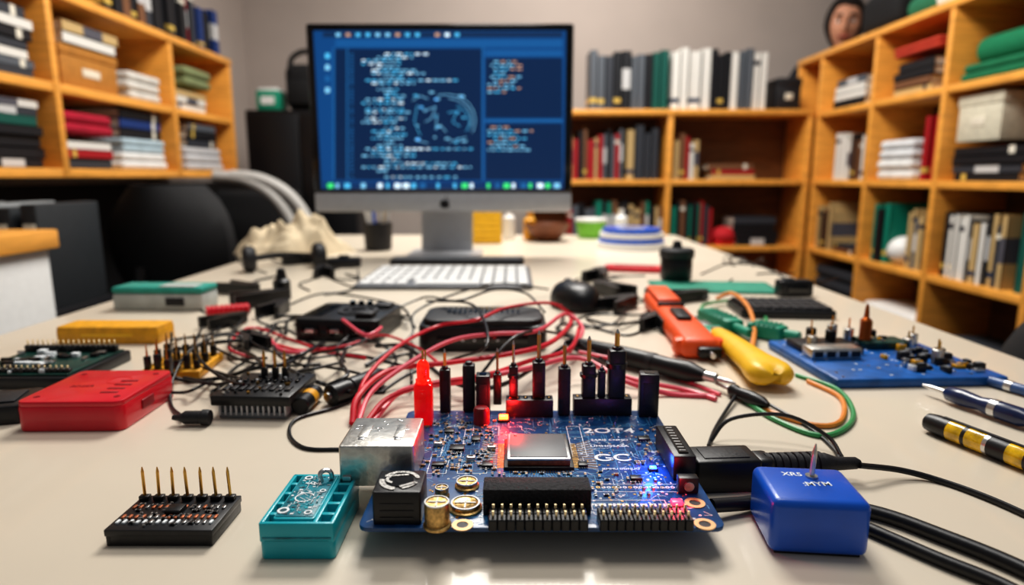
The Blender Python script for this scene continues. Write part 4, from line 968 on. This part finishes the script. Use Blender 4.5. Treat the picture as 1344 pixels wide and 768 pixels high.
thing('yellow_block','stacked yellow note blocks behind the monitor','note block',(tp(636,318).x,1.98,TZ),.1,g)
T=thing('wooden_bowl','small dark brown wooden bowl','bowl',tp(718,316)); g=G(); g.lathe([(.03,0),(.045,.01),(.068,.04),(.072,.055),(.066,.055),(.055,.03),(.001,.014)],mat('brown_wood',(110,62,34),.5,v=.3,ns=20),28); part(T,'bowl',g)
T=thing('green_tub','lime green tub with white lid','tub',tp(775,312)); g=G(); g.lathe([(.04,0),(.05,.05),(.05,.055)],mat('lime_plastic',(120,190,60),.5),24); part(T,'tub',g); g=G(); g.lathe([(.053,.055),(.053,.064),(.03,.066)],WHT,24); part(T,'lid',g)
for px,c_,h in((695,AMB,.09),(668,WHT,.1),(815,WHT,.1)):
    g=G(); g.lathe([(.018,0),(.02,.004),(.02,h*.7),(.008,h*.8),(.008,h)],c_,18); g.cyl((0,0,h),(0,0,h+.015),.01,BLK,n=14); thing('small_bottle','small glue bottle with black cap','bottle',tp(px,314),0,g,'glue bottles')
g=G(); n=64;k=30; rings=[]
for i in range(k+1):
    q_=1-i/k; rg=[]
    for j_ in range(n):
        a_=2*pi*j_/n; ed=1+.16*math.sin(3*a_+1)+.09*math.sin(7*a_)
        x=.14*q_*ed*math.cos(a_); y=.095*q_*ed*math.sin(a_)
        hgt=(1-q_**2.4)*.055; pv=Vector((x,y,0))
        fold=.026*abs(noise.noise(pv*16))*2+.014*abs(noise.noise(pv*38+Vector((2,5,1))))*2
        z=max(0,hgt*(1+.9*noise.noise(pv*9+Vector((1,0,4))))+fold*(1-q_**4)) if i else 0
        rg.append((x+.006*noise.noise(pv*30),y,z))
    rings.append(rg)
g.loft(rings,CREAM); thing('crumpled_cloth','crumpled beige cloth bundle on the table','cloth',tp(380,333),.2,g)
T=thing('headphones','black over-ear headphones lying on the table','headphones',tp(375,354),.5)
g=G(); g.tube([(-.07,0,.02),(-.06,.06,.02),(0,.09,.022),(.06,.06,.02),(.07,0,.02)],.007,BLK,sub=6); part(T,'headband',g)
for s in(-1,1):
    g=G(); g.cyl((s*.06,0,.028),(s*.085,0,.028),.028,BLK2,n=20,b=.006); part(T,'ear_cup',g)
g=G(); g.rbox((0,0,.01),(.075,.05,.02),BLK,.012,.004); g.cyl((0,0,.02),(0,0,.026),.012,BLK2,n=18); thing('small_black_controller','small rounded black controller','controller',tp(452,350),.2,g)
# ================================================= wires
rw='red jumper wires'
red=[[(462,556,0),(470,520,.014),(512,486,.02),(590,476,.025),(660,466,.03),(722,450,.03),(750,420,.02),(735,402,.01)],
 [(468,560,0),(490,512,.015),(548,470,.03),(596,446,.04),(650,438,.04),(706,434,.04),(742,412,.03),(765,432,.02),(748,462,.01)],
 [(480,556,0),(508,524,.012),(560,505,.02),(640,492,.02),(694,474,.02),(748,458,.02),(762,425,.015)],
 [(490,552,0),(530,512,.01),(600,502,.015),(690,484,.02),(760,470,.02),(820,500,.01),(880,517,0),(938,520,0)],
 [(470,548,0),(478,500,.02),(522,455,.03),(575,428,.03),(625,420,.045),(665,404,.045),(722,398,.04),(754,415,.02)],
 [(760,462,.01),(800,470,.01),(850,482,.0),(900,500,0),(945,518,0)],
 [(362,452,0),(400,460,0),(450,455,.005),(500,440,.01),(545,455,.01),(580,480,.01)],
 [(780,480,.01),(840,500,.005),(900,512,0),(940,524,0)]]
for i,p in enumerate(red): wire(p,(.0026,.0022,.0024,.0026,.0020,.002,.0016,.0024)[i],REDW if i%2==0 else PNK,('red' if i%2==0 else 'pink')+' rubber jumper wire looping behind the board',group=rw)
bk=[[(240,548,.003),(224,530,0),(228,495,.01),(250,460,.02),(290,440,.02),(330,445,.01)],
 [(450,590,0),(400,588,0),(380,570,0),(390,550,0),(440,535,0),(475,520,0)],
 [(330,440,0),(370,430,0),(420,455,0),(480,445,.01),(520,470,0),(490,500,0)],
 [(300,425,0),(340,455,.01),(400,470,0),(460,465,0),(530,480,0)],
 [(265,430,.005),(255,455,.02),(270,480,.02),(300,500,.02),(320,505,.022)],
 [(410,415,.0),(360,425,0),(320,450,0),(300,470,0),(350,470,.01)],
 [(520,405,.02),(560,390,.03),(600,395,.05),(650,380,.05),(690,385,.04),(715,410,.03)],
 [(500,470,0),(540,440,.01),(545,410,.03),(600,385,.04),(660,372,.03),(720,380,.01)],
 [(250,400,0),(290,425,0),(270,445,.01),(310,470,.01),(360,480,.01),(420,478,0)],
 [(330,405,0),(310,430,.01),(300,450,.015),(330,465,.02),(345,478,.025)],
 [(350,415,0),(380,400,0),(430,385,.0),(520,400,0),(545,430,0)],
 [(760,445,.012),(730,430,.0),(760,425,0),(820,440,0),(850,430,0)],
 [(1008,530,.002),(1060,560,.0),(1095,590,0),(1105,612,-.0)],
 [(965,520,.004),(940,560,0),(930,585,0)],
 [(1105,600,.0),(1085,572,.01),(1030,545,.02),(960,550,.015),(932,580,0)],
 [(1100,365,0),(1050,372,0),(1000,350,0),(960,345,0),(920,360,0)],
 [(800,378,0),(840,392,0),(870,410,0),(930,420,0),(960,445,0)],
 [(500,515,0),(540,490,.01),(600,470,.02),(640,450,.045),(620,400,.05),(560,395,.04)],
 [(480,480,0),(530,455,.01),(590,500,.01),(660,505,.01),(740,455,.01)],
 [(620,505,.01),(680,440,.045),(740,440,.02),(790,470,.01)]]
Q=random.Random(5)
for i in range(20):
    x=Q.uniform(235,500); y=Q.uniform(425,500); p=[]; a_=Q.uniform(0,6.28)
    for k in range(6):
        p.append((x,y,Q.choice([0,0,.004,.01,.016]))); a_+=Q.uniform(-1.1,1.1); x=max(225,min(540,x+math.cos(a_)*48)); y=max(415,min(515,y+math.sin(a_)*17))
    bk.append(p)
for i in range(9):
    x=Q.uniform(745,900); y=Q.uniform(375,445); p=[]; a_=Q.uniform(0,6.28)
    for k in range(5):
        p.append((x,y,Q.choice([0,0,.006]))); a_+=Q.uniform(-1.1,1.1); x=max(735,min(960,x+math.cos(a_)*40)); y=max(362,min(450,y+math.sin(a_)*13))
    bk.append(p)
for i in range(7):
    x=Q.uniform(330,460); y=Q.uniform(335,372); p=[]; a_=Q.uniform(0,6.28)
    for k in range(5):
        p.append((x,y,0)); a_+=Q.uniform(-1.1,1.1); x=max(310,min(470,x+math.cos(a_)*34)); y=max(332,min(392,y+math.sin(a_)*9))
    bk.append(p)
for i in range(5):
    x=Q.uniform(960,1000); y=Q.uniform(345,368); p=[]
    for k in range(5): p.append((x,y,0)); x+=Q.uniform(-25,25); y=max(338,min(372,y+Q.uniform(-9,9)))
    bk.append(p)
for i,p in enumerate(bk): wire(p,.0015 if i<17 or i%3 else .0021,BLK,'thin black wire tangled among the modules',group='black wires')
wire([(985,470,0),(990,430,.01),(980,400,.02),(960,385,.02),(940,392,.01)],.003,ORW,'orange wire arching over the tools',group='coloured wires')
wire([(960,515,0),(1010,540,0),(1070,558,0),(1104,552,0),(1103,522,0),(1060,500,0)],.0022,ORW,'orange wire loop beside the probe',group='coloured wires')
wire([(975,524,0),(1020,552,0),(1082,572,0),(1120,548,0),(1100,512,0),(1045,492,0)],.0022,GRW,'green wire loop beside the probe',group='coloured wires')
wire([(950,445,0),(930,420,0),(925,400,.005),(990,395,0),(1010,430,0)],.0024,GRW,'green wire by the connectors',group='coloured wires')
wire([(450,420,.03),(480,440,.03),(500,430,.03),(470,450,0),(380,462,0),(350,440,0)],.0022,PNK,'pink wire over the black adapter box',group='coloured wires')
wire([(330,470,0),(300,455,.01),(330,430,.01),(380,445,.0),(430,462,0),(480,470,0)],.0018,REDW,'thin red wire among the black wires',group='coloured wires')
# ================================================= LIGHTS
def area(name,loc,size,e,col=(1,1,1),rot=(0,0,0),sy=None):
    l=bpy.data.lights.new(name,'AREA'); l.energy=e; l.size=size; l.color=col
    if sy: l.shape='RECTANGLE'; l.size_y=sy
    o=bpy.data.objects.new(name,l); bpy.context.collection.objects.link(o); o.location=loc; o.rotation_euler=rot
area('ceiling_and_fill_light',(.1,2.1,2.65),1.0,62,(1,.96,.90),sy=.9)
area('ceiling_and_fill_light',(0.1,.75,2.5),.7,11,(1,.97,.93),sy=.6)  # unseen soft fill lamp, added for the near end of the table
area('ceiling_and_fill_light',(.35,3.2,2.65),1.0,18,(1,.96,.91),rot=(.5,0,0),sy=.5)  # extra lamp added to brighten the back wall and shelves
w=bpy.data.worlds.new('World'); bpy.context.scene.world=w; w.use_nodes=True
w.node_tree.nodes['Background'].inputs[0].default_value=(.88,.93,1,1); w.node_tree.nodes['Background'].inputs[1].default_value=.15
# ================================================= CAMERA
c=bpy.data.cameras.new('Camera'); co=bpy.data.objects.new('Camera',c); bpy.context.collection.objects.link(co)
co.location=CAM; co.rotation_euler=(pi/2-PITCH,0,0); c.sensor_width=36; c.lens=36*F/1344; c.clip_start=.01
c.dof.use_dof=True; c.dof.focus_distance=.405; c.dof.aperture_fstop=4.6
bpy.context.scene.camera=co
vs=bpy.context.scene.view_settings; vs.view_transform='Standard'; vs.exposure=0
try: vs.look='Medium High Contrast'
except Exception: vs.look='None'
